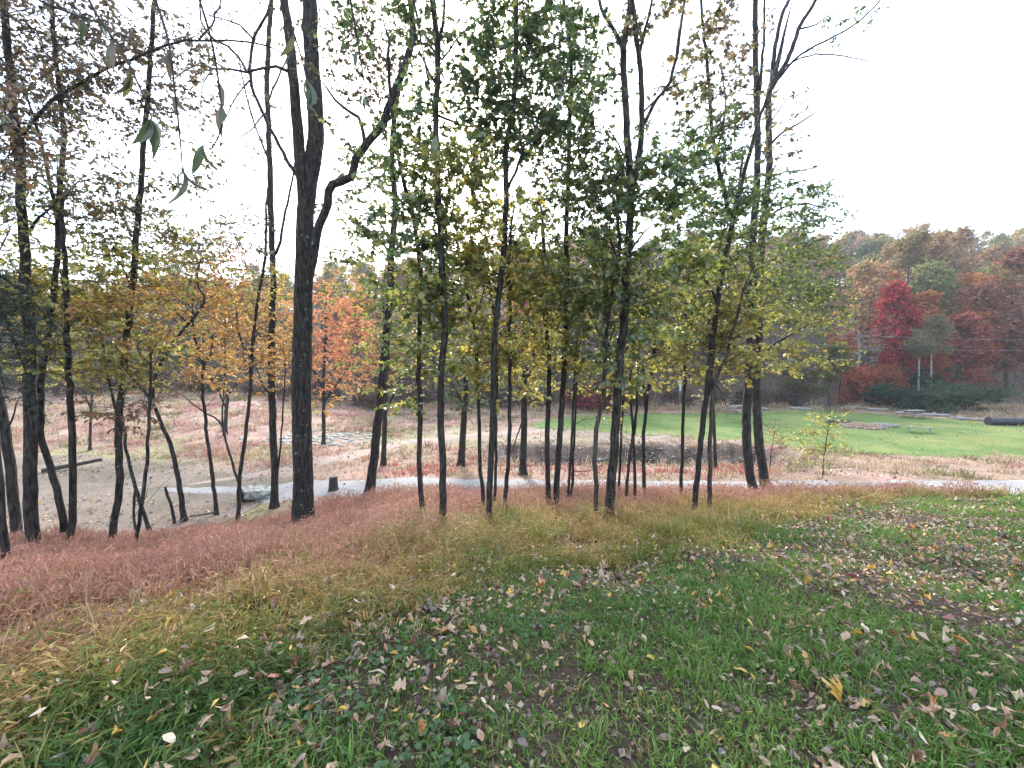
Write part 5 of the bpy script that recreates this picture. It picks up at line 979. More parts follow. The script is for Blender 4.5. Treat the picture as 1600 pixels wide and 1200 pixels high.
for k, (x, y) in enumerate(spots):
    r = x / y
    w_ = wts.copy()
    if r < 0:
        w_[5] *= 2.2; w_[6] *= 2.2; w_[4] *= 1.5
    hi = int(rng.choice(len(HUES), p=w_ / w_.sum()))
    hc, hn, _ = HUES[hi]
    kd = 'bare' if hi == 6 and random.random() < .8 else 'round' if y > 105 else random.choice(['round', 'round', 'tall', 'tiered'] if hi in (3, 5) and y < 72 else ['round', 'round', 'round', 'tall'] if y < 72 else ['round'])
    side = 'left half of hillside' if r < -.25 else 'middle of hillside' if r < .6 else 'right half of hillside'
    band = 'low on' if y < 75 else 'midway up' if y < 105 else 'by the skyline, '
    f = random.uniform(.8, 1.2)
    sc_ = random.uniform(.9, 1.25) * (1.08 if r > 0 else .85) * {'tall': .95, 'bare': 1.15}.get(kd, 1)
    WOOD.append((hill_tree('woodland_tree', None, 'tree', kd, random.randrange(3), x, y, sc_, tuple(c * f for c in hc), f'{hn} trees {band} {side}'), f'{hn} tree {band} {side}', r))
ORD = ['first', 'second', 'third', 'fourth', 'fifth', 'sixth', 'seventh', 'eighth', 'ninth', 'tenth', 'eleventh', 'twelfth', 'thirteenth', 'fourteenth', 'fifteenth', 'sixteenth', 'seventeenth', 'eighteenth', 'nineteenth', 'twentieth']
def count_off(items):
    """things alike get their place in the row, counted from the left"""
    by = {}
    for o, lb, r in items:
        by.setdefault(lb, []).append((r, o))
    for lb, v in by.items():
        v.sort(key=lambda q: q[0])
        for i, (r, o) in enumerate(v):
            o['label'] = lb if len(v) == 1 else f'{ORD[min(i, 19)]} {lb}, from left'
count_off(WOOD)
# brush along the foot of the hill
BRUSH = []
k = 0
for px in range(20, 1250, 38):
    y = 45.5 + 3.5 * random.random() if px > 620 else 41 + 6 * random.random()
    hc, hn = random.choice([((.13, .105, .085), 'grey-brown'), ((.10, .10, .05), 'olive'), ((.16, .10, .08), 'reddish-brown'), ((.17, .13, .10), 'pale dry')])
    where = 'beyond the gravel lot' if px < 430 else 'behind the middle trunks' if px < 900 else 'behind the lawn'
    BRUSH.append((hill_tree('brush_shrub', None, 'shrub', 'shrub', random.randrange(3), px_x(px + random.uniform(-15, 15), y), y, random.uniform(.7, 1.25), hc, f'{hn} brush shrubs {where}'), f'{hn} brush shrub at wood edge {where}', px))

count_off(BRUSH)
# leafless and thin-leaved undergrowth filling the slope between the trunks
x, y = scatter_view(9000, 46.5, 84, .4)
keep = (y > 47 + 5 * (x > 20)) & (fbm(x, y, .25, 15) > .33) & ((x > -.45 * y) | (y > 52))
x, y = x[keep], y[keep]; n = len(x)
z = gz(x, y); hb = rng.uniform(.8, 3.4, n)
g = Geo()
top = np.stack([x + rng.normal(0, .35, n), y + rng.normal(0, .35, n), z + hb], -1)
sticks(g, np.stack([x, y, z - .1], -1), top, .03, .012, 1)
k_ = 9
pp = np.repeat(np.stack([x, y, z], -1), k_, 0) * np.array([1, 1, 1]) + rng.normal(0, .4, (n * k_, 3)) * np.array([1, 1, 0]) + np.array([0, 0, 1.0]) * (np.repeat(hb, k_) * rng.uniform(.15, 1.05, n * k_))[:, None]
hu = np.repeat(fbm(x, y, .18, 19), k_)
cc = np.where((hu < .42)[:, None], (.22, .18, .155), np.where((hu < .55)[:, None], (.20, .16, .08), np.where((hu < .62)[:, None], (.26, .13, .09), (.15, .16, .075)))) * rng.uniform(.6, 1.35, (n * k_, 1))
leaves(g, pp, rng.normal(0, 1, (n * k_, 3)), rng.normal(0, 1, (n * k_, 3)), rng.uniform(.14, .3, n * k_), cc, LEAF_DIAMOND, 0)
M['leaf_under'] = leaf_mat('undergrowth_leaf', .4, gloss=0)
tag(mobj('undergrowth', g.mesh('undergrowth', [M['leaf_under'], M['bark_far']])), 'grey-brown and olive undergrowth covering the slope between the hill trees', 'undergrowth', kind='stuff')

# ------------------------------------------------------------------ stones, stump, logs, furniture
def rock_mesh(seed, n=2, rough=.22, flat=.6):
    rs = np.random.default_rng(seed)
    import bmesh
    bm = bmesh.new()
    bmesh.ops.create_icosphere(bm, subdivisions=n, radius=1)
    V = np.array([v.co for v in bm.verts]); Fc = np.array([[v.index for v in f.verts] for f in bm.faces])
    bm.free()
    for _ in range(5):
        a = rs.normal(0, 1, 3); a /= np.linalg.norm(a)
        cut = rs.uniform(.55, .85)
        s_ = V @ a
        V = V - np.where(s_ > cut, s_ - cut, 0)[:, None] * a
    V = V * (1 + rough * .35 * rs.normal(0, 1, (len(V), 1)))
    V[:, 2] *= flat
    return V, Fc
def rock(name, label, x, y, size, seed, mat='stone', rz=0, group=None, cat='rock', sink=.25):
    V, Fc = rock_mesh(seed, 3 if size[0] > .3 else 2)
    V = V * np.array(size) * .5
    o = mobj(name, mesh_from(name, V, [Fc], [M[mat]]), None, (x, y, float(gz(x, y)) + size[2] * .5 * .6 - size[2] * sink * .3))
    o.rotation_euler = (0, 0, rz)
    return tag(o, label, cat, group)
rock('boulder', 'pale mossy boulder at the road edge left of the tree stump', -9.0, 14.3, (1.15, .8, .95), 3, 'moss_stone', .3)
def revolve_stump(name, label, x, y, r, h):
    root = empty(name, (x, y, float(gz(x, y))))
    tag(root, label, 'stump')
    g = Geo()
    P = np.array([(0, 0, -.2, r * 1.5), (0, 0, 0, r * 1.4), (0, 0, .08, r * 1.15), (0, 0, .2, r * 1.02), (0, 0, h * .7, r * .95), (.01, 0, h, r * .93)])
    tube(g, P, 18, rough=.07, seed=5)
    mobj('bark', g.mesh('bark', [M['log']], True), root)
    a = np.linspace(0, 2 * math.pi, 18, endpoint=False)
    V = [(0, 0, h + .012)] + [(r * .85 * math.cos(t), r * .85 * math.sin(t), h + .008) for t in a]
    V = np.vstack([V, [(r * .85 * math.cos(t), r * .85 * math.sin(t), h - .02) for t in a]])
    tri = np.array([(0, 1 + i, 1 + (i + 1) % 18) for i in range(18)])
    q = np.array([(1 + i, 19 + i, 19 + (i + 1) % 18, 1 + (i + 1) % 18) for i in range(18)])
    mobj('cut_face', mesh_from('cut_face', V, [tri, q], [M['cut_wood']]), root)
revolve_stump('tree_stump', 'short dark tree stump at the near edge of the gravel road', -6.45, 14.6, .15, .52)
def log(name, label, a, b, r, mat='log', cat='log', group=None, seed=1):
    a, b = np.array(a, float), np.array(b, float)
    g = Geo()
    t = np.linspace(0, 1, 10)[:, None]
    rs = np.random.default_rng(seed)
    P = a + (b - a) * t
    P[1:-1] += rs.normal(0, r * .12, (8, 3))
    tube(g, np.hstack([P, (r * (1 - .25 * t))]), 10, rough=.07, seed=seed)
    return tag(mobj(name, g.mesh(name, [M[mat]], True)), label, cat, group)
def on(x, y, dz=0):
    return (x, y, float(gz(x, y)) + dz)
log('fallen_log', 'dark fallen log lying along the far edge of the gravel lot', on(-20.9, 18, .1), on(-19.4, 19.2, .42), .1)
log('fallen_log', 'thin fallen stick in the red grass beside the broken stick', on(-8.9, 12.1, .22), on(-9.5, 11.9, .2), .025, seed=4)
g = Geo()
bx_, by_, bz_ = on(-9.95, 11.9)
tube(g, smooth_poly([(0, 0, -.15, .045), (-.06, 0, .3, .04), (-.14, .02, .65, .038), (-.20, 0, .85, .04), (-.26, 0, 1.12, .03)], .15), 7, rough=.12, seed=9)
tag(mobj('broken_stick', g.mesh('broken_stick', [M['bark']], True), None, (bx_, by_, bz_)), 'short broken upright stick left of the crooked tree, at the lot edge', 'stick')
def box(geo, c, s, mat=0, rz=0, bev=.012):
    x, y, z = np.array(s) * .5
    b = min(bev, x * .4, y * .4, z * .4)
    ring = lambda i, zz: [(-x + i, -y + i, zz), (x - i, -y + i, zz), (x - i, y - i, zz), (-x + i, y - i, zz)]
    V = ring(b, -z) + ring(0, -z + b) + ring(0, z - b) + ring(b, z)
    V = np.array(V)
    q = [[0, 3, 2, 1], [12, 13, 14, 15]]
    for r_ in range(3):
        for i in range(4):
            q.append([r_ * 4 + i, r_ * 4 + (i + 1) % 4, r_ * 4 + 4 + (i + 1) % 4, r_ * 4 + 4 + i])
    c_, s_ = math.cos(rz), math.sin(rz)
    V = V @ np.array([[c_, s_, 0], [-s_, c_, 0], [0, 0, 1]]) + np.array(c)
    geo.add(V, [np.array(q)], mat)
def part_box(name, c, s, mat, parent, rot=None):
    g = Geo(); box(g, (0, 0, 0), s)
    o = mobj(name, g.mesh(name, [M[mat]]), parent, c)
    if rot: o.rotation_euler = rot
    return o
def picnic_table(label, x, y, rz):
    t = empty('picnic_table', on(x, y), rz); tag(t, label, 'table')
    for i in range(5): part_box('tabletop_plank', (0, -.3 + .15 * i, .75), (1.8, .14, .04), 'old_wood', t)
    for s_ in (-1, 1):
        for k in (0, 1): part_box('bench_plank', (0, s_ * (.62 + .15 * k), .45), (1.8, .14, .04), 'old_wood', t)
        part_box('bench_beam', (.62 * s_, 0, .405), (.05, 1.5, .09), 'old_wood', t)
        for q in (-1, 1): part_box('leg', (.56 * s_, q * .34, .36), (.05, .09, .86), 'old_wood', t, (q * .5, 0, 0))
picnic_table('grey wooden picnic table at the back of the lawn, right of the fire ring', 37.6, 38.2, .15)
picnic_table('small grey picnic table behind the lawn, seen just left of the twin trunks', 23.0, 42.0, .3)
b = empty('bench', on(29.9, 29.9), -.78); tag(b, 'low grey plank bench alone on the lawn, right of the fire ring', 'bench')
for i in range(2): part_box('seat_plank', (0, -.09 + .18 * i, .42), (1.5, .165, .05), 'old_wood', b)
for s_ in (-1, 1): part_box('leg', (.55 * s_, 0, .195), (.1, .32, .395), 'old_wood', b)
# fire ring with seating logs
for i in range(15):
    a = 2 * math.pi * i / 15
    rock('ring_stone', 'grey stone in the ring round the weedy fire pit on the lawn', 27.9 + 1.15 * math.cos(a), 32.4 + 1.15 * math.sin(a), (.42, .34, .34 + .1 * random.random()), 20 + i % 5, 'stone', a, 'fire ring stones')
log('fire_pit_log', 'dark seating log behind the fire ring, left side', on(26.2, 33.9, .25), on(28.4, 34.2, .25), .17, 'log', seed=6)
log('fire_pit_log', 'pale seating log at the right of the fire ring', on(29.0, 32.6, .2), on(30.4, 32.0, .22), .17, 'old_wood', seed=7)
x = 27.9 + rng.normal(0, .55, 900); y = 32.4 + rng.normal(0, .55, 900); g_ = rng.random(900)
blades('fire_ring_weeds', x, y, .2 + .3 * g_, np.full(900, .035), .4 + .7 * g_, lerp((.30, .19, .15), (.5, .36, .27), g_), M['blade'], 'dry pinkish weeds growing inside the fire ring', 'weeds')
# pipe at the right edge of the lawn
p = empty('culvert_pipe', on(39.6, 33.8), 0); tag(p, 'long black plastic culvert pipe lying at the right end of the lawn', 'pipe')
g = Geo()
xs = np.arange(0, 6.5, .06)
tube(g, np.stack([xs, -.12 * xs, np.full(len(xs), .34), .33 + .02 * np.sign(np.sin(xs * 40))], -1), 18)
mobj('body', g.mesh('body', [M['pipe']], False), p)
g = Geo(); tube(g, np.array([(-.06, .007, .34, .37), (.02, -.002, .34, .37)]), 18)
mobj('rim', g.mesh('rim', [M['pipe']]), p)
# blue marker post
p = empty('marker_post', on(18.9, 46)); tag(p, 'pale blue marker post at the back of the lawn, behind the lone slim tree', 'post')
part_box('post', (0, 0, 1.0), (.12, .12, 2.4), 'old_wood', p)
part_box('panel', (0, -.08, 2.6), (.22, .03, 1.3), 'blue', p)
# logs and rocks along the back edge of the lawn
for i, (px, y, kd) in enumerate([(1195, 44.5, 'r'), (1252, 44.6, 'l'), (1330, 45.5, 'l'), (1372, 44, 'l'), (1408, 41.5, 'r'), (1465, 39.5, 'l'), (1500, 37.5, 'r'), (1520, 36.6, 'l')]):
    x = px_x(px, y)
    lb = ['white rock', 'grey log', 'short grey log', 'long pale log', 'squat grey rock', 'weathered log', 'small grey rock', 'half-buried log'][i]
    wh = ['left end, near the twin trunks', 'left of the young yellow sapling', 'behind the fire ring', 'left of the picnic table', 'just left of the picnic table', 'just right of the picnic table', 'between the picnic table and the pipe', 'beside the black pipe'][i]
    if kd == 'r': rock('rock', f'{lb} on the lawn back edge, {wh}', x, y, (.9, .6, .7), 40 + i, 'stone', i)
    else: log('log', f'{lb} on the lawn back edge, {wh}', on(x - .9, y + .2, .14), on(x + 1.0, y - .3, .16), .15, 'old_wood', seed=50 + i)
# overhead cables along the hill foot
def cable(label, a, b, sag):
    t = np.linspace(0, 1, 40)[:, None]
    P = np.array(a) + (np.array(b) - np.array(a)) * t
    P[:, 2] -= sag * 4 * (t * (1 - t))[:, 0]
    g = Geo(); tube(g, np.hstack([P, np.full((40, 1), .018)]), 5)
    tag(mobj('power_cable', g.mesh('power_cable', [M['wire']], True)), label, 'cable')
cable('upper power cable strung in front of the hill trees', (20, 46.5, 6.2), (75, 44, 4.6), .9)
cable('lower power cable strung in front of the hill trees', (20, 46.2, 4.9), (75, 43.8, 3.4), .9)

# ------------------------------------------------------------------ loose stones (uncountable)
def stones(name, pts, label, mat, cat='stones', smin=.05, smax=.22, seed=1):
    rs = np.random.default_rng(seed)
    g = Geo()
    protos = [rock_mesh(70 + i, 1) for i in range(5)]
    for (x, y) in pts:
        V, Fc = protos[rs.integers(5)]
        s_ = rs.uniform(smin, smax)
        a = rs.uniform(0, 6.28)
        W = V * np.array([s_, s_ * rs.uniform(.6, 1), s_ * rs.uniform(.3, .7)])
        W = W @ np.array([[math.cos(a), math.sin(a), 0], [-math.sin(a), math.cos(a), 0], [0, 0, 1]])
        g.add(W + np.array([x, y, float(gz(x, y)) + s_ * .1]), [Fc])
    tag(mobj(name, g.mesh(name, [M[mat]])), label, cat, kind='stuff')
rs = np.random.default_rng(3)
stones('creek_stones', [(rs.uniform(-1, 14), 22.6 + rs.normal(0, 2.0)) for _ in range(260)], 'loose grey stones in the dark creek bed beyond the road', 'moss_stone', smax=.2)
stones('rubble', [(-12.5 + rs.normal(0, 2.2), 26.5 + rs.normal(0, 1.2)) for _ in range(260)], 'flat grey rubble spread on the bank beyond the gravel lot', 'moss_stone', smin=.06, smax=.26, seed=2)
stones('road_gravel_stones', [(rs.uniform(-9, 20), 0) for _ in range(0)] + [(x_, float(ROAD_MID(x_)) + rs.uniform(-1.6, 1.45)) for x_ in rs.uniform(-9, 17, 1500)], 'loose pale gravel stones on the road', 'stone', smin=.02, smax=.055, seed=3)

# ------------------------------------------------------------------ fallen leaves
FALL = [((.44, .27, .155), 'tan'), ((.54, .41, .28), 'pale'), ((.23, .115, .065), 'brown'), ((.10, .055, .042), 'dark brown'), ((.27, .175, .115), 'grey-brown'), ((.60, .36, .06), 'yellow'), ((.50, .20, .05), 'orange'), ((.24, .05, .045), 'dark red')]
FW = np.array([26, 12, 22, 14, 12, 8, 4, 2], float); FW /= FW.sum()
x, y = scatter_view(54000, 1.15, 13.5, .9)
e = LAWN_EDGE(x)
thick = np.clip(.12 + 2.0 * (fbm(x, y, .7, 91) - .36) + .35 * sstep(0, 1.2, -(y - e)) * 0 + .5 * sstep(-1.5, -.1, y - e) * (x < 6) + .35 * sstep(2, 8, x), .05, 1)
keep = (rng.random(len(x)) < thick) & ((y < e + .35 + rng.normal(0, .3, len(x))) | ((rng.random(len(x)) < .22) & (y < STRIP_END(x))))
x, y = x[keep], y[keep]
OUT = {
    'lobed': [(0, 0), (.10, .05), (.12, .26), (.25, .36), (.33, .27), (.42, .29), (.50, .46), (.60, .44), (.62, .29), (.70, .24), (.80, .28), (.87, .17), (1, 0)],
    'oval': [(0, 0), (.08, .08), (.22, .20), (.4, .27), (.58, .27), (.75, .19), (.9, .08), (1, 0)],
    'slim': [(0, 0), (.1, .06), (.28, .14), (.5, .17), (.72, .13), (.9, .05), (1, 0)],
}
def curl_leaf(seed, shape, skip=1):
    rs = np.random.default_rng(seed)
    h_ = np.array(OUT[shape])
    if skip > 1: h_ = h_[[0] + list(range(2, len(h_) - 1, skip)) + [len(h_) - 1]]
    h_[1:-1] += rs.normal(0, .02, (len(h_) - 2, 2))
    k = len(h_)
    cu, lc, tw = rs.uniform(0, 2.2), rs.uniform(-.8, 1.3), rs.uniform(-1.2, 1.2)
    mid = np.stack([h_[:, 0], np.zeros(k)], -1)
    pts = np.vstack([mid, h_[1:-1], h_[1:-1] * np.array([1, -1])])
    z = cu * pts[:, 1] ** 2 * 2 + lc * (pts[:, 0] - .5) ** 2 + tw * pts[:, 1] * (pts[:, 0] - .5) + rs.normal(0, .028, len(pts)) + .05 * np.sin(pts[:, 0] * 9 + rs.uniform(0, 6)) * pts[:, 1] * 4
    V = np.stack([pts[:, 0] - .5, pts[:, 1], z - z.min()], -1)
    V[:, 1] *= 1 - .25 * max(0, cu)
    T_ = []
    for side, off in ((1, k), (-1, k + k - 2)):
        idx_ = [0] + [off + i for i in range(k - 2)] + [k - 1]
        for i in range(k - 1):
            a, b_, c, d_ = i, i + 1, idx_[i + 1], idx_[i]
            for f in ((a, b_, c), (a, c, d_)):
                if len(set(f)) == 3: T_.append(f if side > 0 else f[::-1])
    return V, np.array(T_)
LM, LOW = {}, {}
for sname in OUT:
    for v in range(4):
        V, T_ = curl_leaf(500 + v * 7 + len(sname), sname)
        LM[(sname, v)] = (V, T_)
        LOW[(sname, v)] = curl_leaf(500 + v * 7 + len(sname), sname, 2)
LMESH = {k_: mesh_from('fallen_leaf', v[0], [v[1]], [M['fallen_one']], None, np.ones((len(v[0]), 3))) for k_, v in LM.items()}
def pick_leaf(n):
    return [('lobed', 'oval', 'slim')[k_] for k_ in rng.choice(3, n, p=[.16, .48, .36])], rng.integers(0, 4, n), rng.choice(len(FALL), n, p=FW)
n1 = min(300, len(x))
sh_, vr_, fc_ = pick_leaf(len(x))
size = np.where(np.array(sh_) == 'lobed', rng.uniform(.035, .085, len(x)), rng.uniform(.025, .07, len(x))) * np.where(rng.random(len(x)) < .05, 1.7, 1)
tilt = rng.normal(0, .32, (len(x), 2)); spin = rng.uniform(0, 6.28, len(x))
rank = np.argsort(-size / np.sqrt(x * x + y * y + 2.6) * (np.abs(x) < 1.22 * y))
x, y, size, vr_, fc_, tilt, spin = (v[rank] for v in (x, y, size, vr_, fc_, tilt, spin)); sh_ = [sh_[i] for i in rank]
zz = gz(x, y)
lift = np.where(y > LAWN_EDGE(x) + .2, .04 + .14 * rng.random(len(x)), .016 + .034 * rng.random(len(x)))
for i in range(n1):
    o = mobj('fallen_leaf', LMESH[(sh_[i], int(vr_[i]))], None, (float(x[i]), float(y[i]), float(zz[i] + lift[i])))
    s_ = float(size[i]); o.scale = (s_, s_, s_)
    o.rotation_euler = (float(tilt[i, 0]), float(tilt[i, 1]), float(spin[i]))
    f = rng.uniform(.8, 1.2)
    o.color = tuple(float(min(.9, c * f)) for c in FALL[fc_[i]][0]) + (1,)
    shape_w = {'lobed': 'lobed', 'oval': 'oval', 'slim': 'narrow'}[sh_[i]]
    depth_w = 'at the very front of the lawn' if y[i] < 1.9 else 'on the front lawn' if y[i] < 2.6 else 'a few steps out on the lawn'
    side_w = 'left of centre' if x[i] < -.35 * y[i] else 'right of centre' if x[i] > .35 * y[i] else 'in the middle'
    lb = f'{FALL[fc_[i]][1]} {shape_w} fallen leaf {depth_w}, {side_w}'
    tag(o, lb, 'leaf', lb.replace(' leaf ', ' leaves '))
def litter(name, label, x, y, size, sh_, vr_, fc_, tilt, spin, lift):
    g = Geo()
    zz = gz(x, y)
    for key, (V, T_) in LOW.items():
        sel = np.array([i for i in range(len(x)) if sh_[i] == key[0] and vr_[i] == key[1]], int)
        if not len(sel): continue
        m = len(sel)
        ca, sa = np.cos(spin[sel]), np.sin(spin[sel])
        W = V[None] * size[sel][:, None, None]
        tx, ty = tilt[sel, 0][:, None], tilt[sel, 1][:, None]
        zl = W[..., 2] + W[..., 0] * ty + W[..., 1] * tx
        X_ = W[..., 0] * ca[:, None] - W[..., 1] * sa[:, None] + x[sel][:, None]
        Y_ = W[..., 0] * sa[:, None] + W[..., 1] * ca[:, None] + y[sel][:, None]
        Z_ = zl + (zz[sel] + lift[sel])[:, None]
        c = np.array([FALL[k_][0] for k_ in fc_[sel]]) * rng.uniform(.75, 1.2, (m, 1))
        nv = len(V)
        g.add(np.stack([X_, Y_, Z_], -1).reshape(-1, 3), [(np.arange(m)[:, None, None] * nv + T_[None]).reshape(-1, 3)], 0, np.repeat(c, nv, 0))
    tag(mobj(name, g.mesh(name, [M['fallen']])), label, 'leaves', kind='stuff')
s1 = slice(n1, None)
far_size = size[s1] * (1 + .02 * np.hypot(x[s1], y[s1]))
litter('leaf_litter', 'scattered brown, tan and yellow leaf litter over the near lawn', x[s1], y[s1], far_size, sh_[n1:], vr_[s1], fc_[s1], tilt[s1], spin[s1], lift[s1])
# leaves blown over the lot, road edge and far banks
x2 = rng.uniform(-24, 16, 9000); y2 = rng.uniform(9, 26, 9000)
k_ = (y2 > STRIP_END(x2) + .3) & (rng.random(9000) < np.where(np.abs(y2 - ROAD_MID(x2)) < 1.3, .15, .9)) & (np.abs(x2 / y2) < 1.35)
x2, y2 = x2[k_], y2[k_]
a_, b_, c_ = pick_leaf(len(x2))
litter('blown_leaves', 'dry leaves blown over the gravel lot, road edges and creek bank', x2, y2, rng.uniform(.08, .15, len(x2)), a_, b_, c_, rng.normal(0, .3, (len(x2), 2)), rng.uniform(0, 6.28, len(x2)), .02 + .02 * rng.random(len(x2)))

# leaf crumbs and fragments lying on the soil between the grass
x, y = scatter_view(36000, 1.1, 9, 1.25)
keep = (y < LAWN_EDGE(x) + .3) & (rng.random(len(x)) < .25 + .9 * fbm(x, y, 1.4, 66))
x, y = x[keep], y[keep]; n = len(x)
g = Geo()
fcol = np.array([FALL[k_][0] for k_ in rng.choice(len(FALL), n, p=FW)]) * rng.uniform(.35, .9, (n, 1))
leaves(g, np.stack([x, y, gz(x, y) + .004 + .012 * rng.random(n)], -1), rng.normal(0, 1, (n, 3)) * np.array([1, 1, .3]), np.array([0, 0, 1.0]) + rng.normal(0, .5, (n, 3)), rng.uniform(.012, .04, n) * (1 + .05 * np.hypot(x, y)), fcol, LEAF_DIAMOND, 0, .3, .3)
tag(mobj('leaf_crumbs', g.mesh('leaf_crumbs', [M['fallen']])), 'brown leaf crumbs lying on the soil between the lawn grass', 'leaves', kind='stuff')
# low round-leaved ground ivy in the lawn
cx_ = np.array([(-1.15, 2.1), (-.9, 1.9), (-.7, 2.35), (.6, 4.2), (1.3, 3.6), (.2, 2.9), (2.4, 4.6), (-.3, 1.7)])
x = np.repeat(cx_[:, 0], 70) + rng.normal(0, .14, len(cx_) * 70); y = np.repeat(cx_[:, 1], 70) + rng.normal(0, .12, len(cx_) * 70); n = len(x)
g = Geo()
leaves(g, np.stack([x, y, gz(x, y) + .02 + .03 * rng.random(n)], -1), rng.normal(0, 1, (n, 3)) * np.array([1, 1, .15]), np.array([0, 0, 1.0]) + rng.normal(0, .25, (n, 3)), rng.uniform(.018, .04, n), lerp((.035, .09, .03), (.08, .15, .05), rng.random(n)), [(0, 0), (.08, .34), (.45, .5), (.85, .34), (1, 0)], 0, .15, .1)
tag(mobj('ground_ivy', g.mesh('ground_ivy', [M['blade']])), 'low round-leaved ground ivy among the lawn grass', 'ground cover', kind='stuff')

x3 = rng.uniform(4, 42, 2600); y3 = rng.uniform(21, 45, 2600)
k_ = (y3 > LAWN_NEAR(x3)) & (y3 < LAWN_FAR(x3)) & (np.abs(x3 / y3) < 1.35) & (fbm(x3, y3, .2, 93) > .42)
x3, y3 = x3[k_], y3[k_]
a_, b_, c_ = pick_leaf(len(x3))
litter('lawn_leaves', 'sparse dry leaves scattered over the bright green lawn beyond the creek', x3, y3, rng.uniform(.09, .17, len(x3)), a_, b_, c_, rng.normal(0, .3, (len(x3), 2)), rng.uniform(0, 6.28, len(x3)), .05 + .02 * rng.random(len(x3)))

# leaves and broken sticks caught in the creek bed
x4 = rng.uniform(-2, 15, 2200); y4 = rng.uniform(19.5, 26.6, 2200)
a_, b_, c_ = pick_leaf(len(x4))
litter('creek_leaves', 'pale and brown leaves caught on the dark creek bank', x4, y4, rng.uniform(.09, .2, len(x4)), a_, b_, c_, rng.normal(0, .4, (len(x4), 2)), rng.uniform(0, 6.28, len(x4)), .03 + .05 * rng.random(len(x4)))
n = 130
x5 = rng.uniform(-2, 15, n); y5 = rng.normal(24.4, 1.0, n); an = rng.uniform(0, 6.28, n); L_ = rng.uniform(.3, 1.3, n)
A5 = np.stack([x5, y5, gz(x5, y5) + .03], -1); xb, yb = x5 + L_ * np.cos(an), y5 + L_ * np.sin(an)
g = Geo(); sticks(g, A5, np.stack([xb, yb, gz(xb, yb) + rng.uniform(.03, .4, n)], -1), .022, .008)
tag(mobj('creek_brushwood', g.mesh('creek_brushwood', [M['old_wood']])), 'broken dry sticks and brushwood lying along the creek bank', 'debris', kind='stuff')

# ------------------------------------------------------------------ overhanging twigs with large drooping leaves, close above the viewer
def big_leaf_mesh(seed):
    rs = np.random.default_rng(seed)
    h_ = np.array([(0, 0), (.06, .02), (.2, .085), (.4, .125), (.6, .12), (.8, .075), (.93, .03), (1, 0)])
    k = len(h_)
    mid = np.stack([h_[:, 0], np.zeros(k)], -1)
    pts = np.vstack([mid, h_[1:-1], h_[1:-1] * np.array([1, -1])])
    z = .9 * np.abs(pts[:, 1]) * rs.uniform(.2, .8) - rs.uniform(.2, .8) * (pts[:, 0] - .2) ** 2 + rs.normal(0, .012, len(pts))
    V = np.stack([pts[:, 0], pts[:, 1], z], -1)
    T_ = []
    for side, off in ((1, k), (-1, k + k - 2)):
        ix = [0] + [off + i for i in range(k - 2)] + [k - 1]
        for i in range(k - 1):
            for f in ((i, i + 1, ix[i + 1]), (i, ix[i + 1], ix[i])):
                if len(set(f)) == 3: T_.append(f if side > 0 else f[::-1])
    return mesh_from('leaf', V, [np.array(T_)], [M['leaf_one']], None, np.ones((len(V), 3)))
M['leaf_one'] = leaf_mat('hanging_leaf', .5, objcol=True, gloss=.06)
BL = [big_leaf_mesh(700 + i) for i in range(5)]
def hanging_twig(label, pts, r, groups, seed):
    """pts: world polyline of the twig; groups: (index along twig 0..1, [(pitch, heading, length, colour)...])"""
    rs = np.random.default_rng(seed)
    P = np.array(pts, float)
    base = P[0].copy()
    root = empty('hanging_twig', tuple(base)); tag(root, label, 'twig')
    Q = smooth_poly(np.hstack([P - base, np.linspace(r, r * .4, len(P))[:, None]]), .05)
    g = Geo(); tube(g, Q, 6, rough=.06, seed=seed)
    mobj('stem', g.mesh('stem', [M['bark']], True), root)
    for f, lv in groups:
        p = Q[min(len(Q) - 1, int(f * (len(Q) - 1))), :3]
        for pitch, head, L, c in lv:
            o = mobj('leaf', BL[rs.integers(5)], root, tuple(p + rs.normal(0, .006, 3)))
            d = Vector((math.cos(pitch) * math.cos(head), math.cos(pitch) * math.sin(head), math.sin(pitch)))
            q = d.to_track_quat('X', 'Z')
            o.rotation_mode = 'QUATERNION'
            o.rotation_quaternion = q @ Vector((1, 0, 0)).rotation_difference(Vector((1, 0, 0))) @ Matrix.Rotation(rs.uniform(0, 6.28), 3, 'X').to_quaternion()
            L *= 1.12
            o.scale = (L, L, L)
            o.color = tuple(c) + (1,)
GRN, GYL, BRN, PAL_G = (.050, .068, .034), (.11, .12, .045), (.10, .075, .05), (.13, .15, .095)
hanging_twig('twig with big drooping grey-green leaves beside the lichen-spotted tree, top left', [(-3.45, 3.40, 4.70), (-3.22, 3.30, 4.32), (-2.85, 3.10, 3.89), (-2.65, 3.00, 3.59), (-2.55, 2.95, 3.41), (-2.52, 2.95, 3.32)], .010, [(.35, [(-1.20, 2.50, 0.17, BRN), (-1.40, 0.30, 0.15, GRN)]), (.55, [(-1.30, 3.30, 0.18, BRN), (-1.10, 1.00, 0.14, BRN)]), (.75, [(-1.40, 3.50, 0.20, BRN), (-1.20, 2.80, 0.17, GYL)]), (1, [(-1.25, 3.60, 0.20, GRN), (-1.40, 5.90, 0.21, GRN), (-1.10, 0.20, 0.22, PAL_G), (-1.30, 4.80, 0.22, GRN)])], 1)
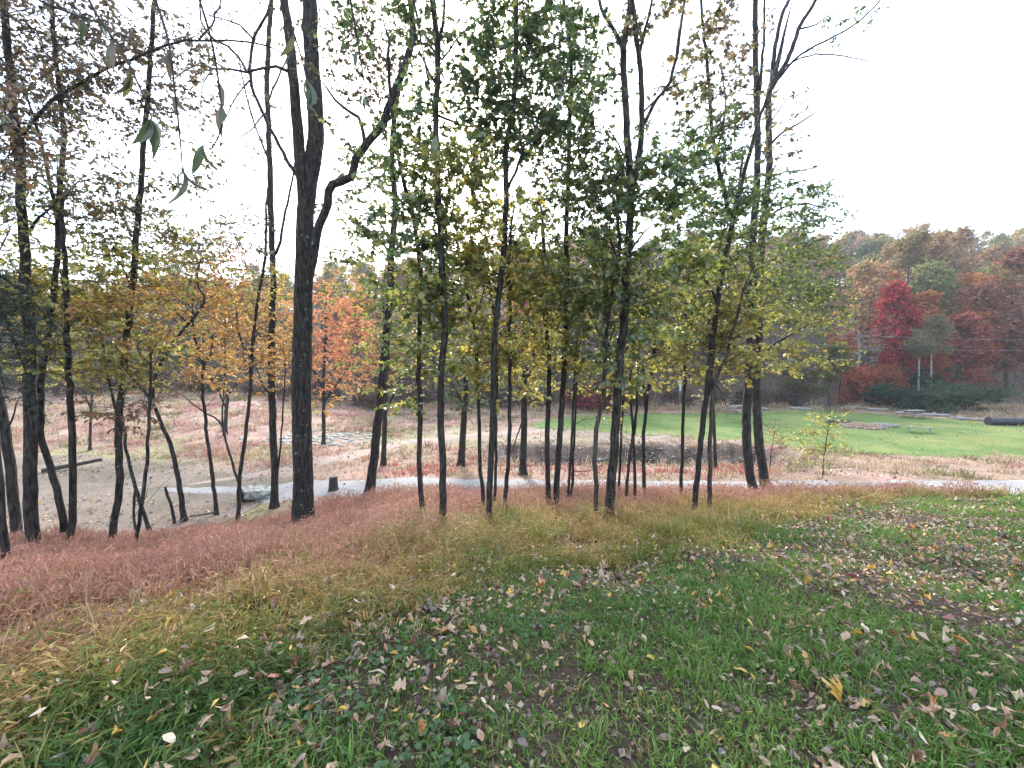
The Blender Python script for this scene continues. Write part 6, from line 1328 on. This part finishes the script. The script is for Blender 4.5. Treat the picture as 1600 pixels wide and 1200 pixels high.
hanging_twig('twig with a pair of long drooping leaves over bare sky, left of the thickest tree', [(-2.73, 3.20, 4.51), (-2.51, 3.10, 3.98), (-2.39, 3.00, 3.51), (-2.33, 2.95, 3.21), (-2.32, 2.95, 2.99)], .009, [(.45, [(-1.40, 2.70, 0.15, BRN), (-1.20, 3.60, 0.16, BRN)]), (.7, [(-1.20, 0.40, 0.14, BRN), (-1.45, 3.00, 0.12, BRN)]), (1, [(-1.35, 5.80, 0.24, PAL_G), (-1.15, 0.10, 0.20, GRN), (-1.45, 3.30, 0.20, GRN)])], 2)
hanging_twig('thin twig with three curled leaves just left of the thickest tree', [(-2.32, 3.10, 4.42), (-2.16, 3.05, 3.94), (-2.07, 3.00, 3.51), (-2.07, 3.00, 3.29), (-2.15, 3.00, 3.14), (-2.20, 3.00, 3.17)], .008, [(.62, [(-1.20, 0.20, 0.17, BRN)]), (.75, [(-1.45, 3.00, 0.19, BRN), (-1.20, 5.50, 0.17, GRN)]), (1, [(-1.30, 3.40, 0.20, GRN), (-1.45, 5.90, 0.17, GRN)])], 3)
hanging_twig('twig of hanging leaves crossing the thickest trunk near its fork', [(-1.66, 3.00, 4.33), (-1.53, 2.95, 3.95), (-1.44, 2.90, 3.70), (-1.41, 2.90, 3.56)], .009, [(.6, [(-1.30, 3.50, 0.16, GYL)]), (1, [(-1.45, 3.00, 0.19, GYL), (-1.30, 0.30, 0.22, GRN), (-1.20, 5.60, 0.20, GRN)])], 4)
hanging_twig('twig of hanging leaves inside the crook of the big limb', [(-1.20, 3.10, 4.42), (-1.10, 3.00, 3.94), (-1.06, 3.00, 3.68), (-1.04, 3.00, 3.51)], .009, [(.7, [(-1.20, 2.80, 0.12, GRN)]), (1, [(-1.45, 3.30, 0.17, GYL), (-1.20, 0.20, 0.17, GRN), (-1.30, 5.40, 0.16, PAL_G)])], 5)
hanging_twig('twig with two pale leaves hanging in front of the post-like trunk', [(-0.74, 3.10, 4.42), (-0.63, 3.00, 3.81), (-0.56, 3.00, 3.42), (-0.55, 3.00, 3.23)], .008, [(1, [(-1.45, 3.00, 0.15, GYL), (-1.10, 0.20, 0.16, PAL_G), (-1.20, 2.60, 0.12, PAL_G)])], 6)
hanging_twig('twig with small dark leaves at the very top left, above the arching limb', [(-3.96, 3.40, 4.70), (-3.66, 3.30, 4.42), (-3.42, 3.30, 4.32), (-3.08, 3.20, 4.15), (-3.01, 3.20, 4.05)], .010, [(.4, [(-1.30, 3.00, 0.14, GRN), (-1.00, 0.40, 0.13, BRN)]), (.7, [(-1.40, 2.60, 0.15, GRN)]), (1, [(-1.35, 3.50, 0.18, GRN), (-1.10, 0.20, 0.15, BRN)])], 7)
# ------------------------------------------------------------------ drooping evergreen bough at the left edge
def bough(label, base, tips, seed):
    rs = np.random.default_rng(seed)
    root = empty('evergreen_bough', base); tag(root, label, 'branch')
    g = Geo(); nd_ = Geo()
    for tp in tips:
        P = smooth_poly([(0, 0, 0, .03), (tp[0] * .5, tp[1] * .5, tp[2] * .35, .018), (tp[0], tp[1], tp[2], .004)], .15)
        tube(g, P, 6)
        A, B, Dn, Ps = [], [], [], []
        for q in P[2:]:
            for _ in range(7):
                d = rs.normal(0, 1, 3) * np.array([1, 1, .35]); d[2] -= .25; d /= np.linalg.norm(d)
                L = rs.uniform(.15, .42)
                A.append(q[:3]); B.append(q[:3] + d * L)
                f = rs.uniform(.1, 1, (26, 1))
                Ps.append(q[:3] + d * L * f)
                Dn.append(d * .7 + rs.normal(0, .6, (26, 3)))
        sticks(g, A, B, .005, .002)
        Ps, Dn = np.vstack(Ps), np.vstack(Dn)
        n = len(Ps)
        leaves(nd_, Ps, Dn, rs.normal(0, 1, (n, 3)), rs.uniform(.035, .06, n), lerp((.012, .035, .014), (.03, .06, .022), rs.random(n)), [(0, 0), (.5, .09), (1, 0)], 0, 0, .1)
    mobj('stem', g.mesh('stem', [M['bark']], True), root)
    tag(mobj('needles', nd_.mesh('needles', [M['leaf']])), kind='stuff').parent = root
bough('dark drooping evergreen bough at the left picture edge', (-8.22, 6.20, 3.22), [(1.02, -0.2, -1.39), (1.26, 0.0, -1.53), (1.04, -0.4, -2.08), (1.14, -0.1, -2.2), (0.39, 0.1, -0.94), (1.14, 0.3, -1.12), (0.4, -0.2, -2.38)], 3)
bough('small dark evergreen spray hanging left of the lichen-spotted tree', (-11.06, 10.50, 3.23), [(0.43, 0.0, -1.22), (0.96, -0.2, -1.14), (0.47, 0.1, -1.63)], 4)

# ------------------------------------------------------------------ thin bluish air over the whole valley
hm = bpy.data.materials.new('valley_air'); hm.use_nodes = True
ht = hm.node_tree; ht.nodes.clear()
ho = ht.nodes.new('ShaderNodeOutputMaterial'); hv = ht.nodes.new('ShaderNodeVolumePrincipled')
hv.inputs['Color'].default_value = (.86, .91, 1, 1); hv.inputs['Density'].default_value = .0005; hv.inputs['Anisotropy'].default_value = .3
ht.links.new(hv.outputs[0], ho.inputs['Volume'])
lo, hi = (-285, -75, -8), (285, 285, 62)
V = [(x_, y_, z_) for z_ in (lo[2], hi[2]) for x_, y_ in ((lo[0], lo[1]), (hi[0], lo[1]), (hi[0], hi[1]), (lo[0], hi[1]))]
tag(mobj('haze', mesh_from('haze', V, [np.array([[0, 3, 2, 1], [4, 5, 6, 7], [0, 1, 5, 4], [1, 2, 6, 5], [2, 3, 7, 6], [3, 0, 4, 7]])], [hm])), 'thin bluish haze filling the valley air', 'haze', kind='stuff')
